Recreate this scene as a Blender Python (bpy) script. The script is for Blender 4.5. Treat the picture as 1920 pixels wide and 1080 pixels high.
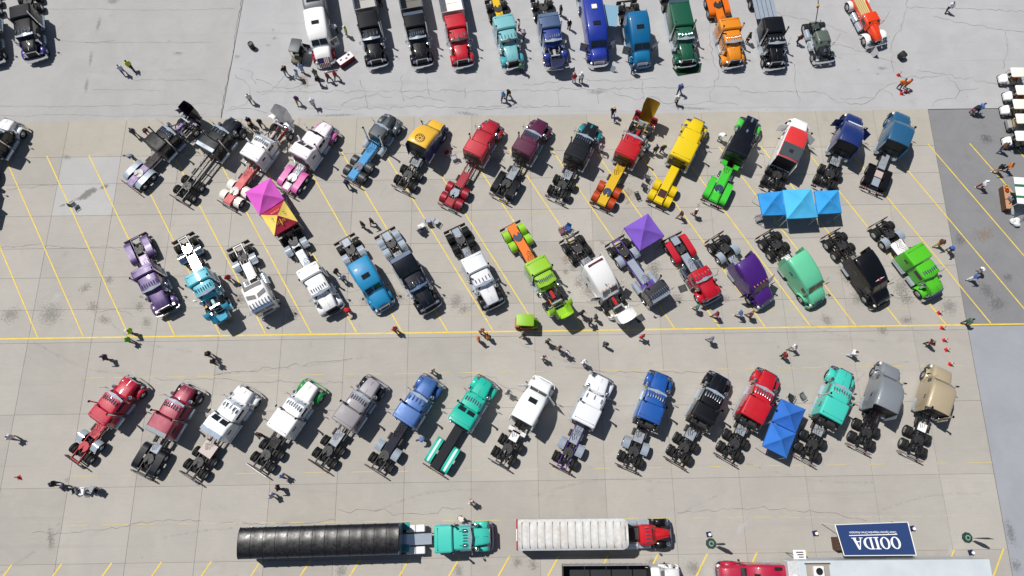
import bpy, math, random
from mathutils import Vector, Matrix
random.seed(7)
for o in list(bpy.data.objects): bpy.data.objects.remove(o)
SC = bpy.context.scene
COL = SC.collection
R = math.radians

# ---------------------------------------------------------------- camera, sky, sun, exposure
CAM_H, CAM_F, CAM_T = 68.0, 1300.0, R(16.5)          # drone height, focal length in photo pixels, tilt from straight down
cd = bpy.data.cameras.new('camera'); cam = bpy.data.objects.new('camera', cd); COL.objects.link(cam)
cam.location = (0, 0, CAM_H); cam.rotation_euler = (CAM_T, 0, 0)
cd.sensor_width = 36; cd.lens = CAM_F / 1920 * 36; cd.clip_end = 4000; cd.clip_start = 1
SC.camera = cam
SUN_EL = R(60); SUN_DIR = R(180 - 35)             # direction towards the sun in the ground plane (x right, y up)
W = bpy.data.worlds.new('World'); SC.world = W; W.use_nodes = True
nt = W.node_tree; nt.nodes.clear()
wo = nt.nodes.new('ShaderNodeOutputWorld'); bg = nt.nodes.new('ShaderNodeBackground'); sk = nt.nodes.new('ShaderNodeTexSky')
sk.sky_type = 'NISHITA'; sk.sun_disc = False; sk.sun_elevation = SUN_EL
sk.sun_rotation = R(90) - SUN_DIR
bg.inputs['Strength'].default_value = 0.05
nt.links.new(sk.outputs[0], bg.inputs[0]); nt.links.new(bg.outputs[0], wo.inputs[0])
sd = bpy.data.lights.new('sun', 'SUN'); sun = bpy.data.objects.new('sun', sd); COL.objects.link(sun)
sd.energy = 4.9; sd.angle = R(0.53); sd.color = (1, .965, .91)
v = Vector((math.cos(SUN_DIR) * math.cos(SUN_EL), math.sin(SUN_DIR) * math.cos(SUN_EL), math.sin(SUN_EL)))
sun.rotation_euler = v.to_track_quat('Z', 'Y').to_euler(); sun.location = v * 100
vs = SC.view_settings; vs.view_transform = 'Standard'; vs.look = 'None'; vs.gamma = 1; vs.use_curve_mapping = False
vs.exposure = 0.0

def at(px, py, h=0.0):
    "point of the place at height h that the photograph shows at pixel (px, py)"
    dx = (px - 960) / CAM_F; dy = (540 - py) / CAM_F
    y = dy * math.cos(CAM_T) + math.sin(CAM_T); z = math.cos(CAM_T) - dy * math.sin(CAM_T)
    s = (CAM_H - h) / z
    return Vector((dx * s, y * s))

# ---------------------------------------------------------------- materials
def lin(c, k=1.0):
    out = []
    for v in c:
        v /= 255
        out.append((v / 12.92 if v <= .04045 else ((v + .055) / 1.055) ** 2.4) * k)
    return tuple(out)
MATS = {}
def N(t, kind, **inp):
    n = t.nodes.new(kind)
    for k, v in inp.items():
        if k in n.inputs: n.inputs[k].default_value = v
    return n
def newmat(name):
    m = bpy.data.materials.new(name); m.use_nodes = True
    return m, m.node_tree, m.node_tree.nodes['Principled BSDF']
def mix(t, fac, a, b, mode='MIX'):
    n = t.nodes.new('ShaderNodeMix'); n.data_type = 'RGBA'; n.blend_type = mode
    for s, v in ((n.inputs[0], fac), (n.inputs[6], a), (n.inputs[7], b)):
        if hasattr(v, 'is_output'): t.links.new(v, s)
        elif isinstance(v, (int, float)): s.default_value = v
        else: s.default_value = (*v[:3], 1)
    return n.outputs[2]
def ramp(t, src, p0, p1, c0=0., c1=1.):
    n = t.nodes.new('ShaderNodeMapRange'); n.inputs[1].default_value = p0; n.inputs[2].default_value = p1
    n.inputs[3].default_value = c0; n.inputs[4].default_value = c1; t.links.new(src, n.inputs[0]); return n.outputs[0]
def noise(t, vec, scale, detail=3, rough=.55, dist=0.):
    n = N(t, 'ShaderNodeTexNoise', Scale=scale, Detail=detail, Roughness=rough, Distortion=dist)
    if vec is not None: t.links.new(vec, n.inputs['Vector'])
    return n.outputs['Fac']
def paint(c, kind='paint', k=.62):
    key = (kind, tuple(c))
    if key in MATS: return MATS[key]
    m, t, b = newmat('%s_%d_%d_%d' % ((kind,) + tuple(int(v) for v in c)))
    if min(c[:3]) > 205: k = .92
    elif max(c[:3]) < 62: k = .5
    elif kind in ('paint', 'metal'): k = .74
    col = lin(c, k)
    pos = N(t, 'ShaderNodeNewGeometry').outputs['Position']
    n1 = noise(t, pos, 1.7, 4); n2 = noise(t, pos, 23, 3)
    dust = {'paint': .07, 'metal': .05, 'dull': .12, 'cloth': .1, 'plastic': .08}.get(kind, .08)
    base = mix(t, ramp(t, n1, .35, .75, 0, dust), col, tuple(v * .8 + .05 * max(col) + .004 for v in col))
    base = mix(t, ramp(t, n2, .3, .7, 0, .16), base, tuple(v * .72 for v in col))
    t.links.new(base, b.inputs['Base Color'])
    if kind == 'paint':
        t.links.new(ramp(t, n1, .3, .7, .4, .5), b.inputs['Roughness']); b.inputs['Specular IOR Level'].default_value = .3 if max(c[:3]) > 62 else .12
        b.inputs['Coat Weight'].default_value = .8; b.inputs['Coat Roughness'].default_value = .04
    elif kind == 'metal':                                  # metallic flake paint
        b.inputs['Metallic'].default_value = .16; t.links.new(ramp(t, n1, .3, .7, .42, .52), b.inputs['Roughness'])
        b.inputs['Coat Weight'].default_value = .7; b.inputs['Coat Roughness'].default_value = .06
    elif kind == 'plastic': b.inputs['Roughness'].default_value = .5
    elif kind == 'cloth':
        b.inputs['Roughness'].default_value = .85
        bp = N(t, 'ShaderNodeBump', Strength=.25, Distance=.03); t.links.new(noise(t, pos, 7, 3), bp.inputs['Height'])
        t.links.new(bp.outputs[0], b.inputs['Normal'])
    else: b.inputs['Roughness'].default_value = .6
    MATS[key] = m
    return m
def simple(name, col, rough=.5, metal=0., var=.2, scale=9, coat=0.):
    if name in MATS: return MATS[name]
    m, t, b = newmat(name)
    pos = N(t, 'ShaderNodeNewGeometry').outputs['Position']; n = noise(t, pos, scale, 4)
    t.links.new(mix(t, ramp(t, n, .3, .7, 0, 1), tuple(v * (1 - var) for v in col), tuple(min(1, v * (1 + var)) for v in col)), b.inputs['Base Color'])
    t.links.new(ramp(t, n, .3, .7, max(.03, rough * .75), rough * 1.2), b.inputs['Roughness'])
    b.inputs['Metallic'].default_value = metal; b.inputs['Coat Weight'].default_value = coat
    MATS[name] = m
    return m
CHROME = simple('chrome', (.78, .79, .8), .07, 1., .05)
ALU = simple('brushed_aluminium', (.64, .72, .80), .09, .6, .04, 1.5)  # blue of the reflected sky is put into the base colour
DIAMOND = simple('diamond_plate', (.52, .56, .60), .13, .5, .1, 3)
RUBBER = simple('tyre_rubber', (.010, .010, .011), .8, 0, .3)
BLACK = simple('black_chassis_paint', (.008, .008, .009), .5, 0, .4)
IRON = simple('greasy_dark_iron', (.02, .02, .022), .6, .1, .5)
GLASS = simple('dark_tinted_glass', (.012, .015, .018), .06, 0, .2, 3, .5)
WHITEPL = simple('white_plastic', (.72, .72, .7), .45, 0, .05)
LAMP = simple('clear_lamp_lens', (.75, .74, .7), .15, .2, .05)
AMBER = simple('amber_lens', (.55, .2, .02), .25, 0, .1)
REDL = simple('red_lens', (.4, .01, .01), .25, 0, .1)
SKIN = simple('skin', (.42, .25, .18), .55, 0, .1)
HOSE = simple('red_hose', (.4, .02, .02), .4)

# ---------------------------------------------------------------- mesh builder
class MB:
    def __init__(s): s.v = []; s.f = []; s.mi = []; s.cur = 0
    def add(s, vs, fs):
        o = len(s.v); s.v += [tuple(p) for p in vs]
        for f in fs: s.f.append(tuple(i + o for i in f)); s.mi.append(s.cur)
        return s
    def box(s, x0, x1, y0, y1, z0, z1, b=0.):
        if x0 > x1: x0, x1 = x1, x0
        if y0 > y1: y0, y1 = y1, y0
        b = min(b, (x1 - x0) * .45, (y1 - y0) * .45, (z1 - z0) * .45)
        if b <= 0:
            V = [(x, y, z) for x in (x0, x1) for y in (y0, y1) for z in (z0, z1)]
            return s.add(V, [(0, 1, 3, 2), (4, 6, 7, 5), (0, 4, 5, 1), (2, 3, 7, 6), (0, 2, 6, 4), (1, 5, 7, 3)])
        X = (x0, x1); Y = (y0, y1); Z = (z0, z1); V = []; idx = {}
        for i in (0, 1):
            for j in (0, 1):
                for k in (0, 1):
                    for a in range(3):
                        p = [X[i] + (b if i == 0 else -b), Y[j] + (b if j == 0 else -b), Z[k] + (b if k == 0 else -b)]
                        p[a] = (X[i], Y[j], Z[k])[a]; idx[i, j, k, a] = len(V); V.append(p)
        F = []
        def q(*ks): F.append(tuple(idx[k] for k in ks))
        for i in (0, 1):
            c = [(i, 0, 0, 0), (i, 1, 0, 0), (i, 1, 1, 0), (i, 0, 1, 0)]; q(*(c if i else c[::-1]))
            c = [(0, i, 0, 1), (1, i, 0, 1), (1, i, 1, 1), (0, i, 1, 1)]; q(*(c[::-1] if i else c))
            c = [(0, 0, i, 2), (1, 0, i, 2), (1, 1, i, 2), (0, 1, i, 2)]; q(*(c if i else c[::-1]))
        for i in (0, 1):
            for j in (0, 1):
                c = [(i, j, 0, 0), (i, j, 1, 0), (i, j, 1, 1), (i, j, 0, 1)]; q(*(c if i != j else c[::-1]))
                c = [(i, 0, j, 0), (i, 1, j, 0), (i, 1, j, 2), (i, 0, j, 2)]; q(*(c if i == j else c[::-1])[::-1])
                c = [(0, i, j, 1), (1, i, j, 1), (1, i, j, 2), (0, i, j, 2)]; q(*(c if i == j else c[::-1]))
                for k in (0, 1):
                    c = [(i, j, k, 0), (i, j, k, 1), (i, j, k, 2)]; q(*(c if (i + j + k) % 2 else c[::-1]))
        return s.add(V, F)
    def cyl(s, p0, p1, r0, r1=None, n=10, cap=True):
        r1 = r0 if r1 is None else r1
        p0 = Vector(p0); p1 = Vector(p1); d = (p1 - p0).normalized()
        a = d.orthogonal().normalized(); b = d.cross(a)
        V = []
        for i in range(n):
            w = a * math.cos(2 * math.pi * i / n) + b * math.sin(2 * math.pi * i / n)
            V += [p0 + w * r0, p1 + w * r1]
        F = [(2 * i, 2 * ((i + 1) % n), 2 * ((i + 1) % n) + 1, 2 * i + 1) for i in range(n)]
        if cap: F += [tuple(2 * i for i in range(n))[::-1], tuple(2 * i + 1 for i in range(n))]
        return s.add(V, F)
    def tube(s, pts, r, n=6):
        for a, b in zip(pts, pts[1:]):
            if (Vector(b) - Vector(a)).length > 1e-5: s.cyl(a, b, r, r, n)
        return s
    def lathe(s, prof, origin=(0, 0, 0), axis='Y', n=18, close=False):
        V = []; m = len(prof)
        for i in range(n):
            c, q = math.cos(2 * math.pi * i / n), math.sin(2 * math.pi * i / n)
            for r, h in prof:
                p = {'Y': (r * c, h, r * q), 'Z': (r * c, r * q, h), 'X': (h, r * c, r * q)}[axis]
                V.append((p[0] + origin[0], p[1] + origin[1], p[2] + origin[2]))
        F = []
        for i in range(n):
            j = (i + 1) % n
            for k in range(m if close else m - 1):
                l = (k + 1) % m; F.append((i * m + k, i * m + l, j * m + l, j * m + k))
        return s.add(V, F)
    def loft(s, secs, cap=True, closed=True):
        n = len(secs[0]); V = [p for q in secs for p in q]; F = []
        for a in range(len(secs) - 1):
            for i in range(n if closed else n - 1):
                j = (i + 1) % n; F.append((a * n + i, a * n + j, (a + 1) * n + j, (a + 1) * n + i))
        if cap: F += [tuple(range(n))[::-1], tuple((len(secs) - 1) * n + i for i in range(n))]
        return s.add(V, F)
    def shell(s, prof, y0, y1, t):
        "profile of (x, z) points extruded across y as a thin curved plate"
        n = len(prof); V = []
        for i, (x, z) in enumerate(prof):
            a = prof[max(0, i - 1)]; b = prof[min(n - 1, i + 1)]
            dx, dz = b[0] - a[0], b[1] - a[1]; l = math.hypot(dx, dz) or 1
            nx, nz = -dz / l * t, dx / l * t
            V += [(x, y0, z), (x, y1, z), (x - nx, y1, z - nz), (x - nx, y0, z - nz)]
        F = []
        for i in range(n - 1):
            for k in range(4): F.append((4 * i + k, 4 * i + (k + 1) % 4, 4 * i + 4 + (k + 1) % 4, 4 * i + 4 + k))
        F += [(0, 1, 2, 3), (4 * n - 1, 4 * n - 2, 4 * n - 3, 4 * n - 4)]
        return s.add(V, F)
    def ball(s, c, r, n=10, m=6, sz=1.):
        prof = [(max(1e-4, r * math.sin(math.pi * k / m)), r * sz * -math.cos(math.pi * k / m)) for k in range(m + 1)]
        return s.lathe(prof, c, 'Z', n)
    def quad(s, a, b, c, d): return s.add([a, b, c, d], [(0, 1, 2, 3)])
    def mesh(s, name, mats, smooth=True, ang=38):
        me = bpy.data.meshes.new(name); me.from_pydata(s.v, [], s.f)
        for m in (mats if isinstance(mats, (list, tuple)) else [mats]): me.materials.append(m)
        if any(s.mi): me.polygons.foreach_set('material_index', s.mi)
        me.validate()
        if smooth:
            me.polygons.foreach_set('use_smooth', [True] * len(me.polygons)); me.set_sharp_from_angle(angle=R(ang))
        me.update(); return me
    def build(s, name, mats, parent=None, loc=(0, 0, 0), rot=(0, 0, 0), smooth=True, ang=38):
        return link(name, s.mesh(name, mats, smooth, ang), parent, loc, rot)
def link(name, me, parent=None, loc=(0, 0, 0), rot=(0, 0, 0), scale=None):
    o = bpy.data.objects.new(name, me); COL.objects.link(o); o.parent = parent
    o.location = loc; o.rotation_euler = rot
    if scale: o.scale = scale
    return o
CACHE = {}
def part(key, fn, name, mat, parent, loc=(0, 0, 0), rot=(0, 0, 0), scale=None):
    k = (key, mat.name if not isinstance(mat, (list, tuple)) else tuple(m.name for m in mat))
    if k not in CACHE:
        mb = MB(); fn(mb); CACHE[k] = mb.mesh(name, mat)
    return link(name, CACHE[k], parent, loc, rot, scale)
def thing(name, label, cat, loc=(0, 0), rz=0., group=None, z=0.):
    o = bpy.data.objects.new(name, None); COL.objects.link(o); o.empty_display_size = .3
    o.location = (loc[0], loc[1], z); o.rotation_euler = (0, 0, rz)
    o['label'] = label; o['category'] = cat
    if group: o['group'] = group
    return o
def tag(o, label, cat, group=None):
    o['label'] = label; o['category'] = cat
    if group: o['group'] = group
    return o
def struct(o): o['kind'] = 'structure'; return o
def sect(x, w, z0, z1, r, crown=0.04, wb=None):
    "rounded body cross-section in the y-z plane at x"
    wb = w if wb is None else wb; r = min(r, w * .45, (z1 - z0) * .8); out = [(x, -wb / 2, z0), (x, -w / 2, (z0 + z1 - r) / 2), (x, -w / 2, z1 - r)]
    for k in range(1, 5):
        a = math.pi - k * math.pi / 8
        out.append((x, -w / 2 + r + r * math.cos(a), z1 - r + r * math.sin(a)))
    out += [(x, -w * .15, z1 + crown), (x, w * .15, z1 + crown)]
    return out + [(x, -p[1], p[2]) for p in out[6::-1]]
# ---------------------------------------------------------------- the ground
G = R(.86); EU = Vector((math.cos(G), math.sin(G))); EV = Vector((-math.sin(G), math.cos(G)))
def uv(px, py): p = at(px, py); return p.dot(EU), p.dot(EV)
def gp(u, v): return EU * u + EV * v
def pave_mat(name, tones, streak=.0, random_tone=.0, stain=.5, warm=(.5, .42, .3), rough=.9, tyre=0.):
    m, t, b = newmat(name)
    pos = N(t, 'ShaderNodeNewGeometry').outputs['Position']
    big = noise(t, pos, .09, 4, .6); mid = noise(t, pos, .55, 5, .62); fine = noise(t, pos, 9, 4, .7); grit = noise(t, pos, 42, 2, .8)
    c = mix(t, ramp(t, big, .33, .67), tones[0], tones[1])
    c = mix(t, ramp(t, mid, .35, .72, 0, .6), c, tones[2])
    c = mix(t, ramp(t, noise(t, pos, .23, 6, .68, .8), .4, .66, 0, .5), c, tuple(v * .84 for v in tones[1]))
    mp = N(t, 'ShaderNodeMapping'); mp.inputs['Rotation'].default_value = (0, 0, -G); mp.inputs['Scale'].default_value = (.35, 9, 1)
    t.links.new(pos, mp.inputs['Vector']); br = noise(t, mp.outputs[0], 1.6, 4, .7)
    c = mix(t, ramp(t, br, .35, .7, 0, streak), c, tuple(v * .72 for v in tones[1]))
    c = mix(t, ramp(t, fine, .3, .72, 0, .3), c, tuple(v * .74 for v in tones[0]))
    c = mix(t, ramp(t, grit, .52, .78, 0, .42), c, tuple(min(1, v * 1.3) for v in tones[0]))
    sp = noise(t, pos, .42, 6, .72, .5)
    c = mix(t, ramp(t, sp, .6, .76, 0, stain), c, tuple(v * .5 for v in tones[2]))
    spot = noise(t, pos, 1.9, 2, .5)
    c = mix(t, ramp(t, spot, .735, .775, 0, .5), c, tuple(v * .38 for v in tones[2]))
    if tyre:                                               # long rubber streaks left along the driving lanes
        mp2 = N(t, 'ShaderNodeMapping'); mp2.inputs['Rotation'].default_value = (0, 0, R(-12)); mp2.inputs['Scale'].default_value = (.04, 1.1, 1)
        t.links.new(pos, mp2.inputs['Vector']); c = mix(t, ramp(t, noise(t, mp2.outputs[0], 1.2, 4, .6), .58, .72, 0, tyre), c, tuple(v * .62 for v in tones[2]))
    if random_tone:
        oi = N(t, 'ShaderNodeObjectInfo').outputs['Random']
        c = mix(t, random_tone, c, mix(t, oi, tuple(v * .45 for v in tones[0]), tuple(v * 1.45 for v in tones[1])))
    t.links.new(c, b.inputs['Base Color']); b.inputs['Roughness'].default_value = rough
    bp = N(t, 'ShaderNodeBump', Strength=.35, Distance=.01); t.links.new(fine, bp.inputs['Height']); t.links.new(bp.outputs[0], b.inputs['Normal'])
    return m
CONC = pave_mat('lot_concrete', [(.396, .371, .333), (.366, .348, .322), (.424, .402, .367)], .38, .11, .36, tyre=.32)
CONCN = pave_mat('new_concrete', [(.41, .41, .405), (.39, .39, .385), (.44, .44, .435)], .15, .05, .12)
CONCY = pave_mat('sandy_concrete', [(.40, .37, .32), (.37, .345, .30), (.425, .395, .345)], .34, .08, .4)
ASPH = pave_mat('weathered_asphalt', [(.40, .40, .41), (.368, .37, .38), (.43, .43, .44)], .12, 0, .3, tyre=.35)
ASPHW = pave_mat('weathered_asphalt_warm', [(.378, .374, .37), (.35, .347, .345), (.405, .402, .40)], .25, 0, .3, tyre=.3)
ASPHD = pave_mat('dark_asphalt', [(.212, .214, .222), (.192, .194, .202), (.24, .242, .25)], .12, 0, .45, tyre=.3)
ASPHB = pave_mat('pale_asphalt', [(.30, .312, .345), (.28, .292, .325), (.325, .338, .37)], .1, 0, .2)
JOINT = simple('joint_filler', (.17, .158, .145), .9, 0, .3)
CRACK = simple('crack_dark', (.085, .08, .075), .95, 0, .5, 3)  # dark mottled colour of the crack ribbons
def faded(name, col, amount, under):
    m, t, b = newmat(name); pos = N(t, 'ShaderNodeNewGeometry').outputs['Position']
    a = ramp(t, noise(t, pos, 5.5, 6, .75), .5 + amount, .6 + amount, 1, 0)
    t.links.new(mix(t, a, under, mix(t, ramp(t, noise(t, pos, 1.1, 3), .3, .7), col, tuple(v * .8 for v in col))), b.inputs['Base Color']); b.inputs['Roughness'].default_value = .75
    return m
YEL = faded('yellow_road_paint', (.78, .57, .05), .03, (.38, .345, .27))
YELF = faded('faded_yellow_marking', (.58, .47, .12), -.03, (.40, .37, .32))
PEACH = faded('faded_peach_marking', (.56, .45, .35), -.04, (.40, .37, .33))
def sheet(name, pts, mat, z=0., parent=None, kind=True):
    mb = MB(); mb.add([(p[0], p[1], z) for p in pts], [tuple(range(len(pts)))])
    o = mb.build(name, mat, parent, smooth=False)
    if o.data.polygons[0].normal.z < 0: o.data.flip_normals()
    if kind and parent is None: struct(o)
    return o
sheet('ground', [(-1500, -1500), (1500, -1500), (1500, 1500), (-1500, 1500)], JOINT, -.025)
vN = (uv(0, 226)[1] + uv(1740, 206)[1]) / 2
e0 = at(1740, 207); e1 = at(1895, 1060); ed = (e1 - e0).normalized()
def edge_u(v):                                              # east edge of the concrete at depth v
    p = e0 + ed * ((gp(0, v) - e0).dot(EV) / ed.dot(EV)); return p.dot(EU)
w0 = at(415, 222); w1 = at(456, 0); wd = (w1 - w0).normalized()
nw = sheet('asphalt_lane', [gp(-900, vN + .03), w0 - wd * .1 + EU * -.05, w0 + wd * 700 + EU * -.05, gp(-900, 900)], ASPHW)
ne = sheet('asphalt_yard', [w0 - wd * .1 + EU * .04, gp(900, vN + .03), gp(900, 900), w0 + wd * 700 + EU * .04], ASPH)
vm = uv(1860, 611)[1]
sheet('dark_asphalt_strip', [gp(edge_u(vm) + .04, vm + .02), gp(900, vm + .02), gp(900, vN - .01), gp(edge_u(vN) + .04, vN - .01)], ASPHD)
sheet('pale_asphalt_strip', [gp(edge_u(-200) + .04, -200), gp(900, -200), gp(900, vm - .01), gp(edge_u(vm) + .04, vm - .01)], ASPHB)
lot = bpy.data.objects.new('concrete_lot', None); COL.objects.link(lot); struct(lot)
uj = [-48.18 + 6.335 * k for k in range(-2, 30)]
vj = [uv(180, y)[1] for y in (226, 294, 345, 404, 465, 520, 580, 642, 776, 914, 1057)]; vj[0] = vN
vj += [vj[-1] - 6.9 * k for k in (1, 2)]
gap = .014
for i in range(len(vj) - 1):
    hi, lo = vj[i] - gap, vj[i + 1] + gap
    for k in range(len(uj) - 1):
        a, b = uj[k] + gap, uj[k + 1] - gap
        ah, al, bh, bl = a, a, min(b, edge_u(hi) - .02), min(b, edge_u(lo) - .02)
        if bh - ah < .3 and bl - al < .3: continue
        bh = max(bh, ah + .02); bl = max(bl, al + .02)
        c = [gp(ah, hi), gp(al, lo), gp(bl, lo), gp(bh, hi)]
        dz = random.uniform(-.003, .003)
        new = i in (1, 2) and a < uv(165, 340)[0] < b
        mb = MB(); mb.add([(p.x, p.y, -.03) for p in c] + [(p.x, p.y, dz) for p in c], [(4, 5, 6, 7), (0, 1, 5, 4), (1, 2, 6, 5), (2, 3, 7, 6), (3, 0, 4, 7)])
        mb.build('slab', CONCN if new else CONCY if i == 0 else CONC, lot, smooth=False)
# cracks: thin jagged ribbons following the ones in the pavement
def crack(pts, w, parent, jit=.12, px=True):
    P = [at(*p) for p in pts] if px else pts; Q = []
    for a, b in zip(P, P[1:]):
        n = max(2, int((b - a).length / .45)); d = (b - a).normalized(); nn = Vector((-d.y, d.x))
        for i in range(n): Q.append(a.lerp(b, i / n) + nn * random.gauss(0, jit if i else jit * .3))
    Q.append(P[-1]); V = []; F = []
    for i, p in enumerate(Q):
        d = (Q[min(i + 1, len(Q) - 1)] - Q[max(i - 1, 0)]).normalized(); nn = Vector((-d.y, d.x)) * w * random.uniform(.35, 1.2) * .5
        V += [(*(p + nn), .0065), (*(p - nn), .0065)]
        if i: F.append((2 * i - 2, 2 * i - 1, 2 * i + 1, 2 * i))
    mb = MB(); mb.add(V, F); o = mb.build('crack', CRACK, parent, smooth=False)
    if o.data.polygons[0].normal.z < 0: o.data.flip_normals()
    return Q
NEC = [[(660, 204), (720, 203), (770, 200), (860, 202), (960, 199), (1070, 199)], [(480, 172), (620, 172), (760, 171), (960, 170)], [(960, 170), (1100, 167), (1290, 163), (1380, 163), (1390, 172), (1440, 174)],
       [(1203, 150), (1204, 170), (1207, 183), (1217, 195)], [(1207, 183), (1190, 186), (1165, 180), (1150, 172)], [(1217, 180), (1235, 185), (1245, 194), (1290, 196), (1332, 190)],
       [(1333, 20), (1330, 62), (1333, 100), (1345, 130), (1348, 140), (1340, 160), (1330, 175), (1332, 190), (1360, 192), (1385, 197)], [(1440, 171), (1480, 172), (1520, 173), (1545, 174), (1560, 185), (1572, 193), (1585, 191), (1615, 196), (1630, 190), (1640, 183), (1650, 168), (1665, 160), (1682, 155)],
       [(1676, 137), (1672, 110), (1675, 75), (1690, 50), (1700, 15), (1702, 0)], [(1690, 145), (1715, 143), (1745, 145), (1768, 141)], [(1700, 14), (1780, 16), (1850, 17), (1920, 22)], [(1640, 183), (1620, 182), (1600, 186), (1575, 184)],
       [(1655, 170), (1672, 176), (1680, 190)], [(1748, 200), (1760, 187), (1790, 185), (1800, 170), (1835, 165)], [(1800, 170), (1790, 155), (1776, 145)], [(1490, 120), (1492, 165), (1500, 192)], [(1885, 60), (1890, 95), (1880, 130)],
       [(1560, 82), (1620, 97), (1680, 118)], [(1720, 130), (1800, 145), (1870, 158)], [(480, 148), (520, 165), (560, 163), (610, 155)], [(490, 178), (520, 160), (535, 140)], [(675, 150), (684, 175), (688, 203)], [(755, 140), (752, 170), (758, 190)], [(800, 145), (806, 178)],
       [(755, 178), (770, 185), (790, 180), (835, 191)], [(872, 165), (870, 185)], [(640, 198), (660, 185), (700, 178), (735, 182)], [(425, 208), (445, 203), (475, 205), (500, 212)], [(440, 140), (455, 150), (470, 170), (462, 195), (430, 204)], [(450, 128), (468, 132), (480, 158)],
       [(1120, 175), (1122, 195)], [(1046, 172), (1048, 198)], [(895, 205), (1000, 201)], [(1450, 25), (1530, 40), (1590, 62)], [(560, 206), (640, 205)], [(1750, 30), (1830, 48), (1920, 60)], [(980, 160), (1060, 150), (1160, 152), (1230, 148)]]
for c in NEC: crack(c, .036, ne, .1)
crack([(455, -5), (445, 40), (440, 75), (437, 103), (428, 140), (420, 180), (414, 221)], .065, nw, .06)
for c in [[(0, 17), (180, 17), (300, 19), (440, 16)], [(160, 80), (290, 79), (400, 80)], [(0, 199), (130, 200), (400, 194)], [(170, 168), (300, 170)], [(0, 217), (60, 218), (120, 214), (200, 218), (300, 217), (410, 219)], [(60, 72), (170, 80), (215, 76)], [(250, 150), (390, 150)]]: crack(c, .022, nw, .05)
LOTC = [[(285, 707), (332, 712), (375, 711), (405, 710), (435, 711), (457, 716), (492, 716), (525, 713), (555, 718), (600, 718), (644, 718)], [(247, 981), (295, 975), (345, 975), (376, 976)], [(632, 956), (645, 959), (680, 956), (710, 956), (760, 962), (810, 963), (840, 952), (870, 955)],
        [(1270, 962), (1300, 960), (1410, 953), (1422, 952), (1462, 955), (1490, 957), (1557, 962), (1590, 971), (1625, 977)], [(0, 465), (50, 460), (100, 462), (150, 466), (200, 462), (225, 469)], [(415, 981), (480, 981), (530, 983), (600, 978), (630, 974)], [(60, 1000), (130, 1000), (200, 992), (247, 984)],
        [(860, 706), (930, 707), (945, 725), (985, 736)], [(1060, 688), (1110, 694), (1180, 698), (1260, 696), (1350, 700)], [(13, 355), (60, 352), (105, 346)], [(610, 340), (640, 342), (700, 336)], [(1100, 565), (1150, 575), (1200, 570)], [(640, 545), (665, 546), (740, 540)], [(180, 585), (220, 580), (250, 594)], [(400, 703), (520, 690), (660, 672)]]
for c in LOTC: crack(c, .03, lot, .1)
# painted lines
def stripe(name, a, b, w, mat, z=.009):
    d = (b - a).normalized(); nn = Vector((-d.y, d.x)) * w / 2
    return sheet(name, [a + nn, a - nn, b - nn, b + nn], mat, z, lot)
vL = (uv(0, 636)[1] + uv(1920, 607)[1]) / 2
stripe('painted_line', gp(-75, vL), gp(75, vL), .14, YEL)
vT = uv(90, 294)[1]; SD = Vector((math.cos(R(121.1)), math.sin(R(121.1)))); u0 = uv(156, 634)[0]
for k in range(-3, 27):
    a = gp(u0 + 4.56 * k, vL + .1); s = (vT - vL) / SD.dot(EV)
    stripe('painted_line', a, a + SD * s, .115, YEL, .012)
SD2 = Vector((math.cos(R(59)), math.sin(R(59)))); a0 = at(116, 1057)
for k in range(-2, 20): stripe('painted_line', a0 + EU * 4.55 * k, a0 + EU * 4.55 * k - SD2 * 6, .13, YEL)
def dashes(p, q, mat, w=.07, on=(1., 2.6), off=(.7, 2.2)):
    a, b = at(*p), at(*q); L = (b - a).length; s = 0.
    while s < L:
        l = random.uniform(*on); stripe('painted_dash', a.lerp(b, s / L), a.lerp(b, min(1, (s + l) / L)), w, mat, .011); s += l + random.uniform(*off)
dashes((160, 709), (1830, 685), YELF); dashes((133, 893), (1860, 867), YELF); dashes((120, 985), (1480, 969), YELF); dashes((1480, 971), (1850, 966), PEACH, .05, (.6, 1.5), (.3, .5))
dashes((860, 590), (1760, 578), YELF, .05); dashes((1580, 396), (1760, 393), YELF, .05, (1, 2), (.5, 1)); dashes((880, 402), (1040, 398), YELF, .05); dashes((1060, 232), (1160, 228), YELF, .04)
# oil and rubber stains on the ground (their own irregular outlines)
def stain_mat(name, col, dens, sc):
    m, t, b = newmat(name); tc = N(t, 'ShaderNodeTexCoord'); pos = N(t, 'ShaderNodeNewGeometry').outputs['Position']
    ln = t.nodes.new('ShaderNodeVectorMath'); ln.operation = 'LENGTH'; t.links.new(tc.outputs['Object'], ln.inputs[0])
    f = ramp(t, ln.outputs['Value'], .1, 1., .22, -.2); n = noise(t, pos, sc, 6, .7, .4)
    ad = t.nodes.new('ShaderNodeMath'); ad.operation = 'ADD'; t.links.new(f, ad.inputs[0]); t.links.new(n, ad.inputs[1])
    a = ramp(t, ad.outputs[0], .55, .74, 0, dens)
    b.inputs['Base Color'].default_value = (*col, 1); b.inputs['Roughness'].default_value = .8; t.links.new(a, b.inputs['Alpha']); return m
OIL = stain_mat('oil_stain', (.10, .095, .09), .3, 5.5); WET = stain_mat('wet_stain', (.2, .19, .175), .85, .5); RUST = stain_mat('rust_stain', (.33, .22, .13), .4, 2.); PALE = stain_mat('pale_scuff', (.55, .54, .52), .5, 1.5)
ring = MB(); ring.add([(math.cos(k * .2618), math.sin(k * .2618), 0) for k in range(24)], [tuple(range(24))]); ringm = {}
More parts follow.
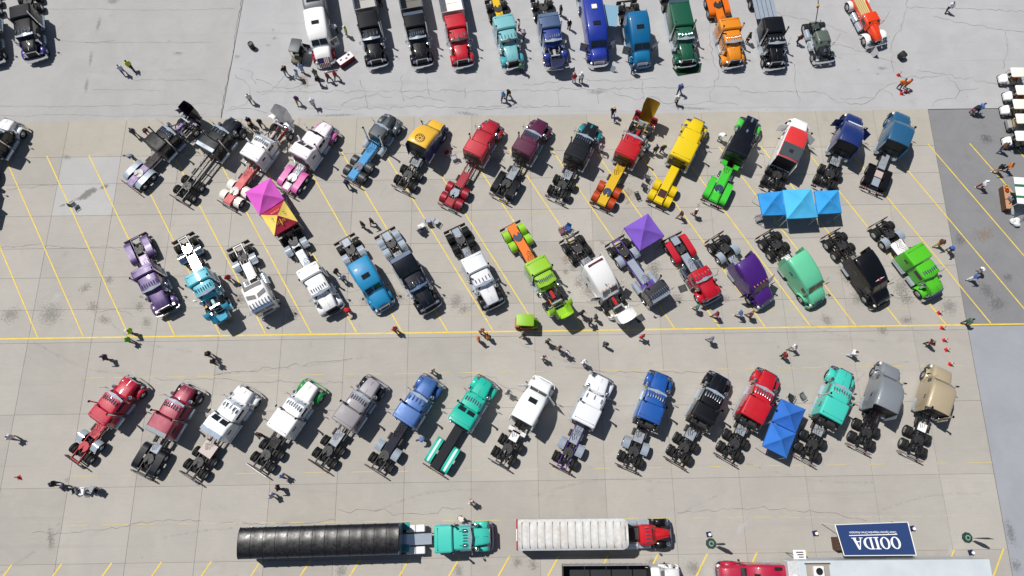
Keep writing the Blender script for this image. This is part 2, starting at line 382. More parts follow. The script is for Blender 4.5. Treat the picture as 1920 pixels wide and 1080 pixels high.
def stain(px, py, rx, ry, mat, ang=0., z=.0045):
    if mat.name not in ringm: ringm[mat.name] = ring.mesh('stain', mat, False)
    p = at(px, py); o = link('stain', ringm[mat.name], lot, (p.x, p.y, z + random.uniform(0, .0015)), (0, 0, R(ang)), (rx, ry, 1))
    return o
for s in [(95, 590, 2.6, 2.6), (20, 590, 1.8, 2.2), (175, 575, 1.2, 1.4), (195, 600, 1., 1.8), (160, 540, 1.5, 1), (262, 575, 1.2, 1), (205, 525, 1, 1), (275, 605, 1.5, 1.2), (450, 560, 1.8, 1), (550, 590, 2, 1.5), (690, 560, 1.6, 2.2), (745, 555, 1.2, 2.2), (855, 565, 1.5, 2), (870, 580, 1.2, 1.5), (1075, 500, 1.2, 1), (1085, 530, 1.2, 1.4), (1105, 545, 2.2, 2), (1130, 455, .9, .5), (1060, 510, .8, .8),
          (1225, 500, 1.8, 1.6), (1230, 520, 1, 2.4), (1270, 560, 1.6, 1.4), (1360, 560, 1, 1), (1550, 600, 1.6, 1.2), (1590, 520, 1.5, 3), (1610, 560, 1.8, 2.2), (1690, 540, 2, 2.6), (1700, 560, 1.8, 1.5), (1780, 575, 2, 2), (1655, 620, 1.2, 1.2), (1700, 600, 1.6, 1), (125, 900, .5, .5), (95, 1010, .7, 2.6), (120, 385, .4, .3), (125, 295, 1.2, .6), (640, 1070, 1.5, 1.2), (970, 1055, 1.2, 1), (1000, 1060, 1.2, 1), (1300, 1065, 1.8, 1.5), (1220, 1055, 1.2, 1), (860, 1070, 1.4, 1), (1310, 385, .6, .4), (930, 300, 2.2, 1.8), (680, 335, 1, .6), (1850, 545, 1.6, 2.6), (1870, 570, 2.2, 1.6), (1800, 450, 1.6, 1.4), (1890, 520, 1, 1.4), (1895, 1000, 1, 2.5), (1905, 1060, 1.2, 1.2)]: stain(*s, OIL, random.uniform(0, 180))
for s in [(160, 366, 3.2, .8, 33), (195, 350, 1.4, .55, 20), (118, 385, 1., .4, 30)]: stain(s[0], s[1], s[2], s[3], WET, s[4])
for s in [(445, 106, .8, .6), (334, 100, 1.4, .55), (515, 72, .6, .45), (503, 85, .6, .3), (1654, 128, 1.2, .6), (1646, 139, .5, .3), (1609, 131, .4, .3), (1848, 258, 1.5, 1.0), (1850, 262, 1.6, 1.2), (512, 56, .4, .4), (1120, 172, 2.6, .7), (212, 2, 1.6, 1), (170, 110, .5, 2.2), (162, 160, .5, 2.2), (185, 45, .5, 2.2), (875, 213, 3, .5), (350, 217, 4, .35), (630, 216, 6, .4), (1300, 203, 5, .35)]: stain(s[0], s[1], s[2], s[3], OIL, random.uniform(-8, 8), .0045)
for s in [(1845, 440, 2.4, 1.6), (570, 150, 1.5, 2.4), (1060, 485, 1, 1.6), (1175, 365, 2.2, 2.5)]: stain(*s, RUST, 20)
for s in [(1305, 740, 2.5, .5), (1230, 760, 2.6, .5), (900, 760, 2, .4), (1390, 990, 4, 1.2), (1640, 1040, 4, .7), (1780, 1035, 4, .6), (100, 560, 3, 2.5)]: stain(*s, PALE, random.uniform(40, 80))

# long rubber marks where trucks have turned
m_, t_, b_ = newmat('tyre_mark'); pos_ = N(t_, 'ShaderNodeNewGeometry').outputs['Position']
b_.inputs['Base Color'].default_value = (.12, .115, .11, 1); b_.inputs['Roughness'].default_value = .9; t_.links.new(ramp(t_, noise(t_, pos_, 2.2, 5, .7), .45, .75, 0, .2), b_.inputs['Alpha']); TYREM = m_
def tyremark(pts, w=.22):
    P = [at(*p) for p in pts]; Q = []
    for i in range(len(P) - 1):
        p0, p1, p2, p3 = P[max(0, i - 1)], P[i], P[i + 1], P[min(len(P) - 1, i + 2)]
        for k in range(8): u = k / 8; Q.append(.5 * ((2 * p1) + (p2 - p0) * u + (2 * p0 - 5 * p1 + 4 * p2 - p3) * u * u + (3 * p1 - p0 - 3 * p2 + p3) * u ** 3))
    Q.append(P[-1]); V = []; F = []
    for i, p in enumerate(Q):
        d = (Q[min(i + 1, len(Q) - 1)] - Q[max(i - 1, 0)]).normalized(); nn = Vector((-d.y, d.x)) * w / 2; V += [(*(p + nn), .0078), (*(p - nn), .0078)]
        if i: F.append((2 * i - 2, 2 * i - 1, 2 * i + 1, 2 * i))
    mb = MB(); mb.add(V, F); o = mb.build('tyre_mark', TYREM, lot, smooth=False)
    if o.data.polygons[0].normal.z < 0: o.data.flip_normals()
for q in ([(82, 1022), (95, 1000), (112, 980)], [(90, 1024), (103, 1003), (118, 985)], [(-5, 1078), (40, 1050), (66, 1034)], [(1230, 470), (1260, 440), (1300, 420), (1345, 408)], [(1222, 478), (1254, 446), (1296, 424), (1345, 412)], [(1500, 600), (1560, 625), (1640, 640)], [(400, 702), (560, 688), (700, 667)], [(300, 1010), (360, 998), (440, 990)], [(1230, 995), (1280, 960), (1345, 930)],
          [(960, 640), (1100, 690), (1260, 722)], [(690, 585), (705, 565), (722, 552)], [(880, 580), (905, 545)], [(560, 750), (600, 765), (640, 800)], [(1400, 870), (1520, 900), (1640, 905)], [(200, 600), (260, 640), (360, 660)], [(1000, 930), (1120, 900), (1260, 905)], [(60, 640), (160, 690), (240, 700)], [(1600, 720), (1640, 690), (1720, 676)], [(1640, 960), (1740, 930), (1840, 925)], [(700, 960), (800, 925), (900, 918)]): tyremark(q)
# ---------------------------------------------------------------- trucks
def pm(c):
    if not isinstance(c, (tuple, list)): return c
    return paint(c[:3], c[3] if len(c) > 3 else 'paint')
def f_tyre(w, r=.5):
    def fn(m):
        h = w / 2; g = .014
        prof = [(r * .56, -h * .8), (r * .8, -h), (r * .95, -h * .95), (r, -h * .8)]
        for k in (-.45, 0, .45): prof += [(r, h * (k - .12)), (r - g, h * (k - .06)), (r - g, h * (k + .06)), (r, h * (k + .12))]
        prof += [(r, h * .8), (r * .95, h * .95), (r * .8, h), (r * .56, h * .8)]
        m.lathe(prof, n=22)
    return fn
def f_rim(w, r=.5):
    def fn(m):                                            # outside face at +y
        h = w / 2
        m.lathe([(r * .58, -h * .7), (r * .58, h * .78), (r * .5, h * .8), (r * .46, h * .3), (r * .22, h * .15), (r * .2, h * .62), (r * .1, h * .8), (.001, h * .82)], n=18)
        for k in range(8): a = k * math.pi / 4; m.cyl((r * .33 * math.cos(a), h * .15, r * .33 * math.sin(a)), (r * .33 * math.cos(a), h * .42, r * .33 * math.sin(a)), .018, .012, 5)
    return fn
def wheel(p, x, y, w=.28, r=.5, side=1, rim=CHROME, rubber=RUBBER, name='tyre'):
    t = part(('tyre', w, r), f_tyre(w, r), name, rubber, p, (x, y, r), (0, 0, 0 if side > 0 else math.pi))
    if rim: part(('rim', w, r), f_rim(w, r), 'rim', rim, t)
    return t
def arc(cx, cz, r, a0, a1, n=12, sx=1.): return [(cx + r * sx * math.cos(R(a0 + (a1 - a0) * k / n)), cz + r * math.sin(R(a0 + (a1 - a0) * k / n))) for k in range(n + 1)]
def f_fifth(m):
    n = 20; V = []
    prof = [(.5 * math.cos(R(a)) * 1., .48 * math.sin(R(a))) for a in [200 - 220 + k * (0) for k in range(0)]]
    pts = []
    for k in range(n + 1):
        a = R(-148 + 296 * k / n); pts.append((.5 * math.cos(a), .47 * math.sin(a)))
    pts += [(-.5, .2), (-.14, .07), (-.02, .09), (.06, 0), (-.02, -.09), (-.14, -.07), (-.5, -.2)]
    k = len(pts); V = [(x, y, .0) for x, y in pts] + [(x, y, .07) for x, y in pts]
    m.add(V, [tuple(range(k))[::-1], tuple(range(k, 2 * k))] + [(i, (i + 1) % k, (i + 1) % k + k, i + k) for i in range(k)])
    m.box(-.2, .2, -.46, .46, -.16, 0)
def f_axle(m):
    m.cyl((0, -.8, 0), (0, .8, 0), .09, n=8); m.ball((0, .02, .02), .24, 10, 6); m.cyl((.1, 0, .05), (.55, 0, .1), .1, .07, 8)
    for s in (-1, 1):
        m.cyl((-.32, s * .42, -.02), (-.32, s * .42, .36), .14, n=10); m.box(-.4, .3, s * .36, s * .48, -.1, 0, .02); m.cyl((.2, s * .3, .05), (.42, s * .26, .16), .085, n=8)
    m.cyl((-.15, -.3, .28), (.15, .35, .3), .03, n=6)
def f_bullet(m): m.lathe([(.002, .16), (.03, .13), (.055, .04), (.06, -.05), (.045, -.14), (.002, -.17)], axis='X', n=8); m.box(-.06, .06, -.02, .02, -.08, -.03)
def f_horn(m): m.lathe([(.002, -.36), (.025, -.35), (.02, -.1), (.035, .2), (.085, .36), (.07, .35), (.01, .2)], axis='X', n=10); m.box(-.2, -.14, -.02, .02, -.07, 0); m.box(.1, .14, -.02, .02, -.07, 0)
def f_cleaner(m): m.lathe([(.002, 0), (.14, .0), (.19, .06), (.19, .62), (.2, .64), (.2, .7), (.15, .78), (.002, .82)], axis='Z', n=14)
def f_mirror(s):
    def fn(m):
        m.tube([(0, 0, 0), (.05, s * .36, .1), (.05, s * .36, -.5), (-.05, s * .02, -.5)], .016, 6); m.box(.02, .08, s * .27, s * .47, -.42, .04, .025)
    return fn
def f_stack(h, r):
    def fn(m): m.cyl((0, 0, 0), (0, 0, h * .25), r * 1.5, n=12); m.cyl((0, 0, h * .25), (0, 0, h), r, n=12, cap=False); m.cyl((0, 0, h - .28), (-.09, 0, h + .02), r * 1.02, r * 1.04, 12, False)
    return fn
def f_tank(l, r=.32):
    def fn(m):
        m.lathe([(.002, 0), (r * .9, 0), (r, .04), (r, l - .04), (r * .9, l), (.002, l)], axis='X', n=16)
        for k in (.2, .8): m.lathe([(r + .012, l * k - .03), (r + .012, l * k + .03)], axis='X', n=16)
    return fn
def f_engine(m):
    m.box(-.6, .5, -.24, .24, -.35, .32, .05); m.box(.5, .62, -.2, .2, -.2, .25, .03); m.cyl((.62, 0, .1), (.68, 0, .1), .3, n=14)
    m.cyl((-.3, -.34, .1), (.3, -.34, .05), .09, n=8); m.cyl((.1, .36, .12), (.1, .36, .42), .13, n=10); m.box(-.3, .2, .26, .42, -.1, .12, .03)
    m.tube([(-.5, .3, .3), (-.1, .45, .5), (.5, .4, .35), (.8, .3, .2)], .05, 7); m.tube([(-.5, -.3, .3), (.2, -.5, .4), (.7, -.35, .25)], .05, 7)
def f_valve(m): m.box(-.5, .42, -.16, .16, .3, .46, .05); [m.box(-.45 + k * .3, -.3 + k * .3, -.1, .1, .44, .5, .02) for k in range(3)]
LIMB_DBG = []
def hash_i(s): return sum(ord(q) * (i + 1) for i, q in enumerate(s))
def fit_axis(pts):
    n = len(pts); c = Vector((sum(p.x for p in pts) / n, sum(p.y for p in pts) / n))
    a = sum((p.x - c.x) ** 2 for p in pts); b = sum((p.x - c.x) * (p.y - c.y) for p in pts); d = sum((p.y - c.y) ** 2 for p in pts)
    t = .5 * math.atan2(2 * b, a - d); return c, Vector((math.cos(t), math.sin(t)))
def truck(label, body, F, ws, sl, Rr=None, cb=None, style='conv', L=None, group=None, name='semi_truck', **o):
    g = o.get; opn = g('open', False)
    hF = g('hF', {'conv': 1.8, 'aero': 1.5, 'cabover': 2.7, 'classic': 1.6}[style]); hF = 1.0 if opn else hF
    hW = g('hW', {'conv': 2.6, 'aero': 2.65, 'cabover': 2.9, 'classic': 2.3}[style]); hS = g('hS', {'conv': 2.85, 'aero': 3.6, 'cabover': 2.95, 'classic': 2.3}[style])
    pF, pW, pS = at(*F, hF), at(*ws, hW), at(*sl, hS); pts = [pF, pW, pS]
    if cb: pC = at(*cb, hS); pts.append(pC)
    if Rr: pR = at(*Rr, .9); pts += [pR, pR]
    c, ax = fit_axis(pts + [pF])
    if ax.dot(pF - pS) < 0: ax = -ax
    if not Rr: pR = pF - ax * L
    pr = lambda p: (p - pR).dot(ax)
    org = c + ax * (pR - c).dot(ax); xF, xW, xS = pr(pF), pr(pW), pr(pS)
    if opn: xF -= .1
    xC = pr(pC) if cb else None
    T = thing(name, label, 'truck', org, math.atan2(ax.y, ax.x), group)
    LIMB_DBG.append((label[:28], style, round(xF, 2), round(xW, 2), xC and round(xC, 2), round(xS, 2), round(math.degrees(math.atan2(ax.y, ax.x)), 1)))
    B = pm(body); HO = pm(g('hood', body)); CA = pm(g('cab', body)); SL = pm(g('slp', body)); FE = pm(g('fen', g('hood', body))); FR = pm(g('frame', BLACK)); VI = pm(g('visor', ALU))
    bump = pm(g('bump', CHROME)); wf = 1.0
    # chassis
    for s in (-1, 1): part(('rail', round(xF, 1)), lambda m: (m.box(0, xF - .15, -.04, .04, .72, 1.0, .01)), 'frame_rail', FR, T, (0, s * .43, 0))
    for x in [.08, 1.5, 2.85] + ([3.9] if xS > 4.4 else []): part('xm', lambda m: m.box(-.06, .06, -.39, .39, -.1, .1, .02), 'crossmember', FR, T, (x, 0, .86))
    axs = g('axles', (.82, 2.16))
    for x in axs: part('axle', f_axle, 'drive_axle', g('axmat', IRON), T, (x, 0, .55))
    part(('shaft', round(xS, 1)), lambda m: m.cyl((2.5, 0, .68), (max(3., xS), 0, .75), .06, n=8), 'drive_shaft', IRON, T)
    if g('fifth', True): part('fifth', f_fifth, 'fifth_wheel', pm(g('fifthmat', IRON)), T, (g('fx', sum(axs) / len(axs) + .05), 0, 1.1 if not g('flatdeck') else 1.14))
    rear = g('rear', 'dual'); RC = pm(g('rearcol', ALU)); rim = g('rim', CHROME); rb = pm(g('rubber', RUBBER))
    for x in axs:
        for s in (-1, 1):
            wheel(T, x, s * 1.08, .27, .5, s, rim, rb); wheel(T, x, s * .75, .27, .5, s, None, rb)
    for s in (-1, 1):
        y0, y1 = (.58, 1.25) if s > 0 else (-1.25, -.58)
        if rear == 'full':
            a, b = axs[0], axs[-1]
            pr_ = [(a - .58, .5), (a - .6, .8), (a - .5, 1.02), (a - .3, 1.14), (a, 1.18), (b, 1.18), (b + .3, 1.14), (b + .5, 1.02), (b + .6, .8), (b + .58, .5)]
            part(('ffull', a, b), lambda m: m.shell(pr_, -.335, .335, -.02), 'rear_fender', RC, T, (0, (y0 + y1) / 2, 0))
            if g('fstripe'): part(('fstr', a, b), lambda m: m.shell([(x, z + .012) for x, z in pr_[2:-2]], -.1, .1, -.008), 'fender_stripe', pm(g('fstripe')), T, (0, (y0 + y1) / 2, .012))
        elif rear == 'half':
            pr_ = arc(axs[-1] - .04, .52, .66, 28, 138, 9, 1.05)
            part(('fhalf', axs), lambda m: m.shell(pr_, -.335, .335, .02), 'rear_fender', RC, T, (0, (y0 + y1) / 2, .02))
        elif rear == 'each':
            for x in axs: part('feach', lambda m: m.shell(arc(0, 0, .585, -8, 188, 14), -.335, .335, .03), 'rear_fender', RC, T, (x, (y0 + y1) / 2, .5))
        if g('flaps', True): part('flap', lambda m: m.box(-.012, .012, -.3, .3, .22, .8), 'mud_flap', BLACK if not g('flapmat') else pm(g('flapmat')), T, (-.06 if axs[0] < 1 else axs[0] - .8, s * .92, 0))
    if g('rbar', True):
        rbm = pm(g('rbarmat', CHROME if hash_i(label) % 2 else IRON)); part('rbar', lambda m: m.box(-.035, .035, -1.22, 1.22, .62, .84, .02), 'rear_light_bar', rbm, T, (-.1, 0, 0))
        for s in (-1, 1):
            for k in (.55, .8, 1.05): part('tl', lambda m: m.cyl((0, 0, 0), (-.03, 0, 0), .06, n=8), 'tail_light', REDL, T, (-.138, s * k, .74))
    for (x0, x1, w, mt) in g('deck', [(2.8, xS - .12, .95, DIAMOND)]):
        if x1 - x0 < .1: continue
        mb = MB(); mb.box(x0, x1, -w / 2, w / 2, 1.03, 1.075, .012)
        if pm(mt) is DIAMOND:
            for k in range(int((x1 - x0) / .16)): mb.box(x0 + .05 + k * .16, x0 + .1 + k * .16, -w / 2 + .05, w / 2 - .05, 1.07, 1.084)
        mb.build('deck_plate', pm(mt), T)
    # front axle
    setb = g('setback', .72 if style != 'aero' else 1.05); xa = xF - setb
    part('faxle', lambda m: m.cyl((0, -.9, 0), (0, .9, 0), .07, n=8), 'front_axle', IRON, T, (xa, 0, .5))
    for s in (-1, 1): wheel(T, xa, s * 1.08, .3, .52, s, rim, pm(g('frubber', RUBBER)), 'tyre')
    # ------------------------------------------------ conventional cab with a long hood
    if style in ('conv', 'classic'):
        cl = style == 'classic'; cowl = xW + .42; zr = hW - .02; zc = 2.0 if not cl else 1.72; cw = g('cw', 1.95 if not cl else 1.7)
        x0 = xC if xC else xS
        mb = MB(); mb.loft([sect(x0, cw - .06, .9, zr - .06, .2), sect(x0 + .06, cw, .9, zr, .22), sect(xW - .2, cw, .9, zr + .01, .22), sect(xW, cw - .02, .9, zr - .03, .2), sect(cowl, cw - .14, .9, zc + .02, .16), sect(cowl + .1, cw - .2, .9, zc - .08, .16)])
        cab = mb.build('cab', CA, T)
        for s in (-1, 1):
            sl_ = (zr - zc) / .42; zz = lambda x, d: zr - .03 - (x - xW) * sl_ + d
            MB().add([(xW + .05, s * .05, zz(xW + .05, .055)), (xW + .05, s * (cw / 2 - .22), zz(xW + .05, .03)), (cowl - .06, s * (cw / 2 - .2), zz(cowl - .06, .045)), (cowl - .06, s * .05, zz(cowl - .06, .065))], [(0, 1, 2, 3) if s < 0 else (3, 2, 1, 0)]).build('windshield_pane', GLASS, cab, smooth=False)
            dlen = xW + .12 - (x0 + .25)
            od = g('doors', ''); isop = ('l' in od and s > 0) or ('r' in od and s < 0)
            def fd(m): m.box(-dlen, 0, -.014, .014, 1.0, zr - .12, .01)
            d = part(('door', round(dlen, 2), zr), fd, 'door', CA, T, (xW + .12, s * (cw / 2 + .012), 0), (0, 0, s * R(-62) if isop else 0))
            part(('dwin', round(dlen, 2), zr, s), lambda m: m.box(-dlen + .1, -.1, s * .012, s * .022, zr - .72, zr - .2), 'window', GLASS, d)
            part(('dhan', s), lambda m: m.box(0, .14, s * .014, s * .04, 0, .035, .01), 'handle', CHROME, d, (-dlen + .08, 0, 1.55))
            if g('vis', True):
                y = s * (cw / 2 - .02); MB().add([(xW - .06, 0, zr + .045), (xW + .3, 0, zr - .02), (xW + .16, y, zr - .1), (xW - .06, y, zr - .05), (xW - .06, 0, zr + .02), (xW + .3, 0, zr - .045), (xW + .16, y, zr - .125), (xW - .06, y, zr - .075)],
                    [(0, 1, 2, 3), (4, 7, 6, 5), (0, 4, 5, 1), (1, 5, 6, 2), (2, 6, 7, 3)] if s < 0 else [(3, 2, 1, 0), (5, 6, 7, 4), (1, 5, 4, 0), (2, 6, 5, 1), (3, 7, 6, 2)]).build('sun_visor', VI, cab, smooth=False)
            part(('mir', s), f_mirror(s), 'mirror', g('mirmat', CHROME), T, (xW + .2, s * (cw / 2 + .02), zr - .2))
            if g('cleaner', not cl): part('aclean', f_cleaner, 'air_cleaner', g('acmat', CHROME), T, (cowl + .22, s * 1.0, 1.25))
            part('step', lambda m: (m.box(-.55, .55, -.22, .22, .38, .8, .04), m.box(-.5, .5, -.24, .24, .56, .6)), 'step_box', g('tankmat', ALU), T, (xW - .4, s * 1.0, 0))
        nl = g('lights', 5)
        for k in range(nl):
            y = (k - (nl - 1) / 2) * (cw - .5) / max(1, nl - 1); part('bul', f_bullet, 'cab_light', g('lightmat', CHROME), T, (xW - .3 - abs(y) * .12, y, zr + .1 - abs(y) * .03), scale=g('lscale', (1.5, 1.2, 1.2)))
        for y in g('horns', ()): part('horn', f_horn, 'air_horn', CHROME, T, (xW - .5, y, zr + .12))
        # hood
        hw0, hw1 = (g('hw0', 1.58), g('hw1', 1.3)) if not cl else (1.3, .72)
        zf = hF if not opn else 1.8
        hr = .18 if not cl else .4; H = MB()
        secs = [sect(cowl - .02 - (xF if opn else 0), hw0, 1.02, zc, hr, .05), sect((cowl + xF) / 2 - (xF if opn else 0), (hw0 + hw1) / 2, 1.02, (zc + zf) / 2 + .04, hr, .05), sect(xF - .12 - (xF if opn else 0), hw1, 1.0, zf, hr, .04), sect(xF - (xF if opn else 0), hw1 - .1, .95, zf - .1, hr, .02)]
        if opn:
            inner = [[(p[0], p[1] * .95, p[2] - .04) for p in s_] for s_ in secs]
            H.loft([[(p[0], p[1], p[2] - .9) for p in s_] for s_ in secs], False, False); H.loft([[(p[0], p[1], p[2] - .9) for p in s_[::-1]] for s_ in inner], False, False)
            H.add([(p[0], p[1], p[2] - .9) for p in secs[-1]], [tuple(range(len(secs[-1])))])
            hood = H.build('hood', HO, T, (xF + .12, 0, .9), (0, R(g('oang', 78)), 0))
            e = part('eng', f_engine, 'engine', IRON, T, (cowl + .75, 0, 1.25)); part('valve', f_valve, 'valve_cover', pm(g('engcol', (190, 30, 35))), e)
            part('radi', lambda m: (m.box(-.06, .06, -.5, .5, -.5, .45, .03), m.box(-.08, .08, -.52, .52, .4, .5, .02)), 'radiator', ALU, T, (xF - .45, 0, 1.3))
            for s in (-1, 1): part(('ipipe', s), lambda m: m.tube([(0, s * .55, .5), (.4, s * .6, .45), (.8, s * .4, .35), (1.1, s * .3, .15)], .075, 8), 'intake_pipe', CHROME, T, (cowl - .02, 0, 1.3))
            hx, hp = 0, hood
        else:
            H.loft(secs); hood = H.build('hood', HO, T); hx, hp = xF, T
            if g('strip', True): part(('hstr', round(xF - cowl, 1)), lambda m: m.box(0, xF - cowl - .18, -.012, .012, 0, .02), 'hood_hinge', g('stripmat', CHROME), hood, (cowl + .04, 0, zc + .05), (0, math.atan2(zc - zf, xF - cowl), 0))
            if g('stripe'): part(('hstp', round(xF - cowl, 1)), lambda m: m.box(0, xF - cowl - .12, -.09, .09, 0, .012), 'hood_stripe', pm(g('stripe')), hood, (cowl + .02, 0, zc + .048), (0, math.atan2(zc - zf, xF - cowl), 0))
        # grille, lamps, bumper
        gw = hw1 / 2 + .03; dz = 0 if not opn else -.9
        def fg(m): m.box(0, .09, -gw, gw, zf - .14, zf - .02, .03); m.box(0, .09, -gw, gw, .62, .74, .03); m.box(0, .09, -gw, -gw + .12, .7, zf - .1, .03); m.box(0, .09, gw - .12, gw, .7, zf - .1, .03)
        gs = part(('grs', gw, zf), fg, 'grille_surround', g('grmat', CHROME), hp, (hx + .005, 0, dz))
        part(('grb', gw, zf), lambda m: (m.box(.01, .03, -gw + .1, gw - .1, .7, zf - .1), [m.box(.03, .06, -gw + .16 + k * (2 * gw - .32) / 9 - .014, -gw + .16 + k * (2 * gw - .32) / 9 + .014, .74, zf - .12) for k in range(10)]), 'grille', g('grbmat', IRON), gs)
        for s in (-1, 1):
            fp = [(xa + dx, z) for dx, z in ([(-.72, .62), (-.66, .86), (-.5, 1.06), (-.25, 1.2), (.05, 1.24), (.35, 1.2), (.55, 1.06), (.66, .84), (.7, .6)] if not cl else [(-.95, .5), (-.75, .9), (-.45, 1.15), (-.1, 1.25), (.3, 1.18), (.58, .98), (.72, .7), (.75, .5)])]
            if opn: fp = [(x - xF, z - .9) for x, z in fp]
            fb = MB(); yy = (.64, 1.3) if s > 0 else (-1.3, -.64)
            nsec = []
            for yk, dzk in ((0, -.12), (.12, -.02), (.3, .02), (.7, .02), (.9, -.03), (1, -.14)):
                y = yy[0] + (yy[1] - yy[0]) * yk; nsec.append([(x, y, z + dzk) for x, z in fp])
            fb.loft(nsec, False, False); fb.loft([[(x, y, z - .02) for x, y, z in q] for q in nsec][::-1], False, False)
            if g('fenders', True): fb.build('front_fender', FE, hp if opn else T)
            part('hl', lambda m: (m.box(-.16, .12, -.2, .2, -.12, .12, .05), m.box(.12, .14, -.17, -.01, -.09, .09), m.box(.12, .14, .01, .17, -.09, .09)), 'headlight', g('hlmat', CHROME), T if not opn else T, (xF - .12, s * .86, 1.12))
        part('bump', lambda m: m.loft([[(x, y, z) for x, z in ((0 + dx, .36), (.1 + dx, .36), (.12 + dx, .6), (.1 + dx, .86), (0 + dx, .86))] for y, dx in ((-1.23, -.22), (-1.1, -.05), (-.6, .03), (.6, .03), (1.1, -.05), (1.23, -.22))]), 'bumper', bump, T, (xF + .2 + g('bdx', 0), 0, -.02))
        # sleeper
        if xC:
            sw = g('sw', 2.34); z0 = .82
            if g('sky'):
                q = xC - .62; ss = [sect(xS, sw - .1, z0, hS - .08, .2), sect(xS + .08, sw, z0, hS, .22), sect(q, sw, z0, hS + .02, .22), sect(xC - .03, sw - .1, z0, zr + .02, .2)]
            else: ss = [sect(xS, sw - .1, z0, hS - .08, .2), sect(xS + .08, sw, z0, hS, .2), sect(xC - .14, sw, z0, hS + .015, .2), sect(xC - .03, sw - .12, z0, hS - .1, .2)]
            MB_ = MB(); MB_.loft(ss); slo = MB_.build('sleeper', SL, T)
            if g('sky'):
                for s in (-1, 1):
                    A = lambda x, d: hS + .02 - (x - q) * (hS - zr) / (xC - .03 - q) + d
                    MB().add([(q + .06, s * .09, A(q + .06, .06)), (q + .06, s * (sw / 2 - .3), A(q + .06, .03)), (xC - .12, s * (sw / 2 - .34), A(xC - .12, .035)), (xC - .12, s * .09, A(xC - .12, .06))], [(0, 1, 2, 3) if s < 0 else (3, 2, 1, 0)]).build('skylight', GLASS, slo, smooth=False)
            part(('rtrim', sw), lambda m: (m.box(-.012, .012, -sw / 2 + .2, sw / 2 - .2, 0, .012), m.box(-.04, .04, -sw / 2 + .24, -sw / 2 + .3, 0, .05, .01), m.box(-.04, .04, sw / 2 - .3, sw / 2 - .24, 0, .05, .01)), 'roof_seam', IRON, slo, (xS + .3, 0, hS + .036)) if not g('band') else None
            if g('band'): part(('band', sw), lambda m: m.box(0, .42, -sw / 2 + .06, sw / 2 - .06, 0, .03, .012), 'roof_band', pm(g('band')), slo, (xS + .04, 0, hS + .045))
            for s in (-1, 1):
                if xC - xS > 1.: part(('slw', s), lambda m: m.box(0, .5, s * 0, s * .012, 0, .26), 'side_window', GLASS, slo, ((xS + xC) / 2 - .2, s * (sw / 2 + .002), 2.05))
                part(('tank', round(max(.8, xC - xS), 1)), f_tank(max(.8, round(xC - xS, 1))), 'fuel_tank', g('tankmat', ALU), T, (xS + .02, s * .98, .6))
                part('slamp', lambda m: (m.cyl((0, 0, 0), (-.1, 0, 0), .1, .09, 10), m.cyl((.02, 0, 0), (0, 0, 0), .11, n=10)), 'work_lamp', CHROME, T, (xS - .06, s * .95, 1.0))
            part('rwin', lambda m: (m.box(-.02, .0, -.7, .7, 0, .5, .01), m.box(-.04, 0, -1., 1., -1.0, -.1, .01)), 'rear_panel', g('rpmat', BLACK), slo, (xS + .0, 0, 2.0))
        else:
            part('rwin1', lambda m: m.box(-.015, 0, -.6, .6, 0, .4, .01), 'rear_window', GLASS, cab, (x0, 0, zr - .65))
            for s in (-1, 1): part('tankd', f_tank(1.1), 'fuel_tank', g('tankmat', ALU), T, (x0 - 1.05, s * .98, .6))
        st = g('stacks', 'cab')
        if st:
            xs = (xC if xC else x0) - .05 if st == 'cab' else xS - .2
            for s in (-1, 1): part(('stack', g('sth', 2.7)), f_stack(g('sth', 2.7), .085), 'exhaust_stack', g('stmat', CHROME), T, (xs + (.1 if st == 'cab' and xC else -.12 if st == 'cab' else 0), s * (cw / 2 + .14), .85))
    # ------------------------------------------------ aerodynamic cab
    elif style == 'aero':
        cowl = xW + .5; zr = hW; l = xW - xS; sw = g('sw', 2.35); fl = g('fair', .7)
        prof = [(xS, hS - .05, sw - .08), (xS + .1, hS, sw), (xS + l * (1 - fl), hS - .01, sw), (xS + l * (1 - fl * .45), hS - (hS - zr) * .38, sw - .06), (xW - .12, zr + .06, sw - .2), (xW, zr - .03, sw - .26)]
        ss = [sect(x, w, .75, z, g('rad', .3), .06) for x, z, w in prof] + [sect(cowl, sw - .3, .75, 1.86, .2, .04), sect(cowl + .1, sw - .4, .75, 1.78, .2)]
        mb = MB(); mb.loft(ss); cab = mb.build('cab', CA, T)
        if g('roof'):
            rf = MB(); k0, k1 = g('rk', (4, 12)); rf.loft([[(p[0], p[1] * 1.002, p[2] + .012) for p in s_[k0:k1]] for s_ in ss[:6]], False, False); rf.build('roof_panel', pm(g('roof')), cab)
        sl_ = (zr - .03 - 1.86) / .5; zz = lambda x, d: zr - .03 - (x - xW) * sl_ + d
        for s in (-1, 1):
            y1 = sw / 2 - .36; MB().add([(xW + .04, s * .03, zz(xW + .04, .085)), (xW + .04, s * y1, zz(xW + .04, .05)), (cowl - .1, s * (y1 + .06), zz(cowl - .1, .06)), (cowl - .1, s * .03, zz(cowl - .1, .085))], [(0, 1, 2, 3) if s < 0 else (3, 2, 1, 0)]).build('windshield_pane', GLASS, cab, smooth=False)
            od = g('doors', ''); isop = ('l' in od and s > 0) or ('r' in od and s < 0); dx = xW + .3
            d = part(('adoor', s), lambda m: m.box(-1.0, 0, -.014, .014, .95, 2.35, .01), 'door', CA, T, (dx, s * (sw / 2 - .1 if isop else sw / 2 - .06), 0), (0, 0, s * R(-64) if isop else s * R(4)))
            part(('adw', s), lambda m: m.box(-.9, -.1, s * .012, s * .024, 1.62, 2.25), 'window', GLASS, d); part(('adh', s), lambda m: m.box(-.92, -.78, s * .012, s * .04, 1.42, 1.46), 'handle', BLACK, d)
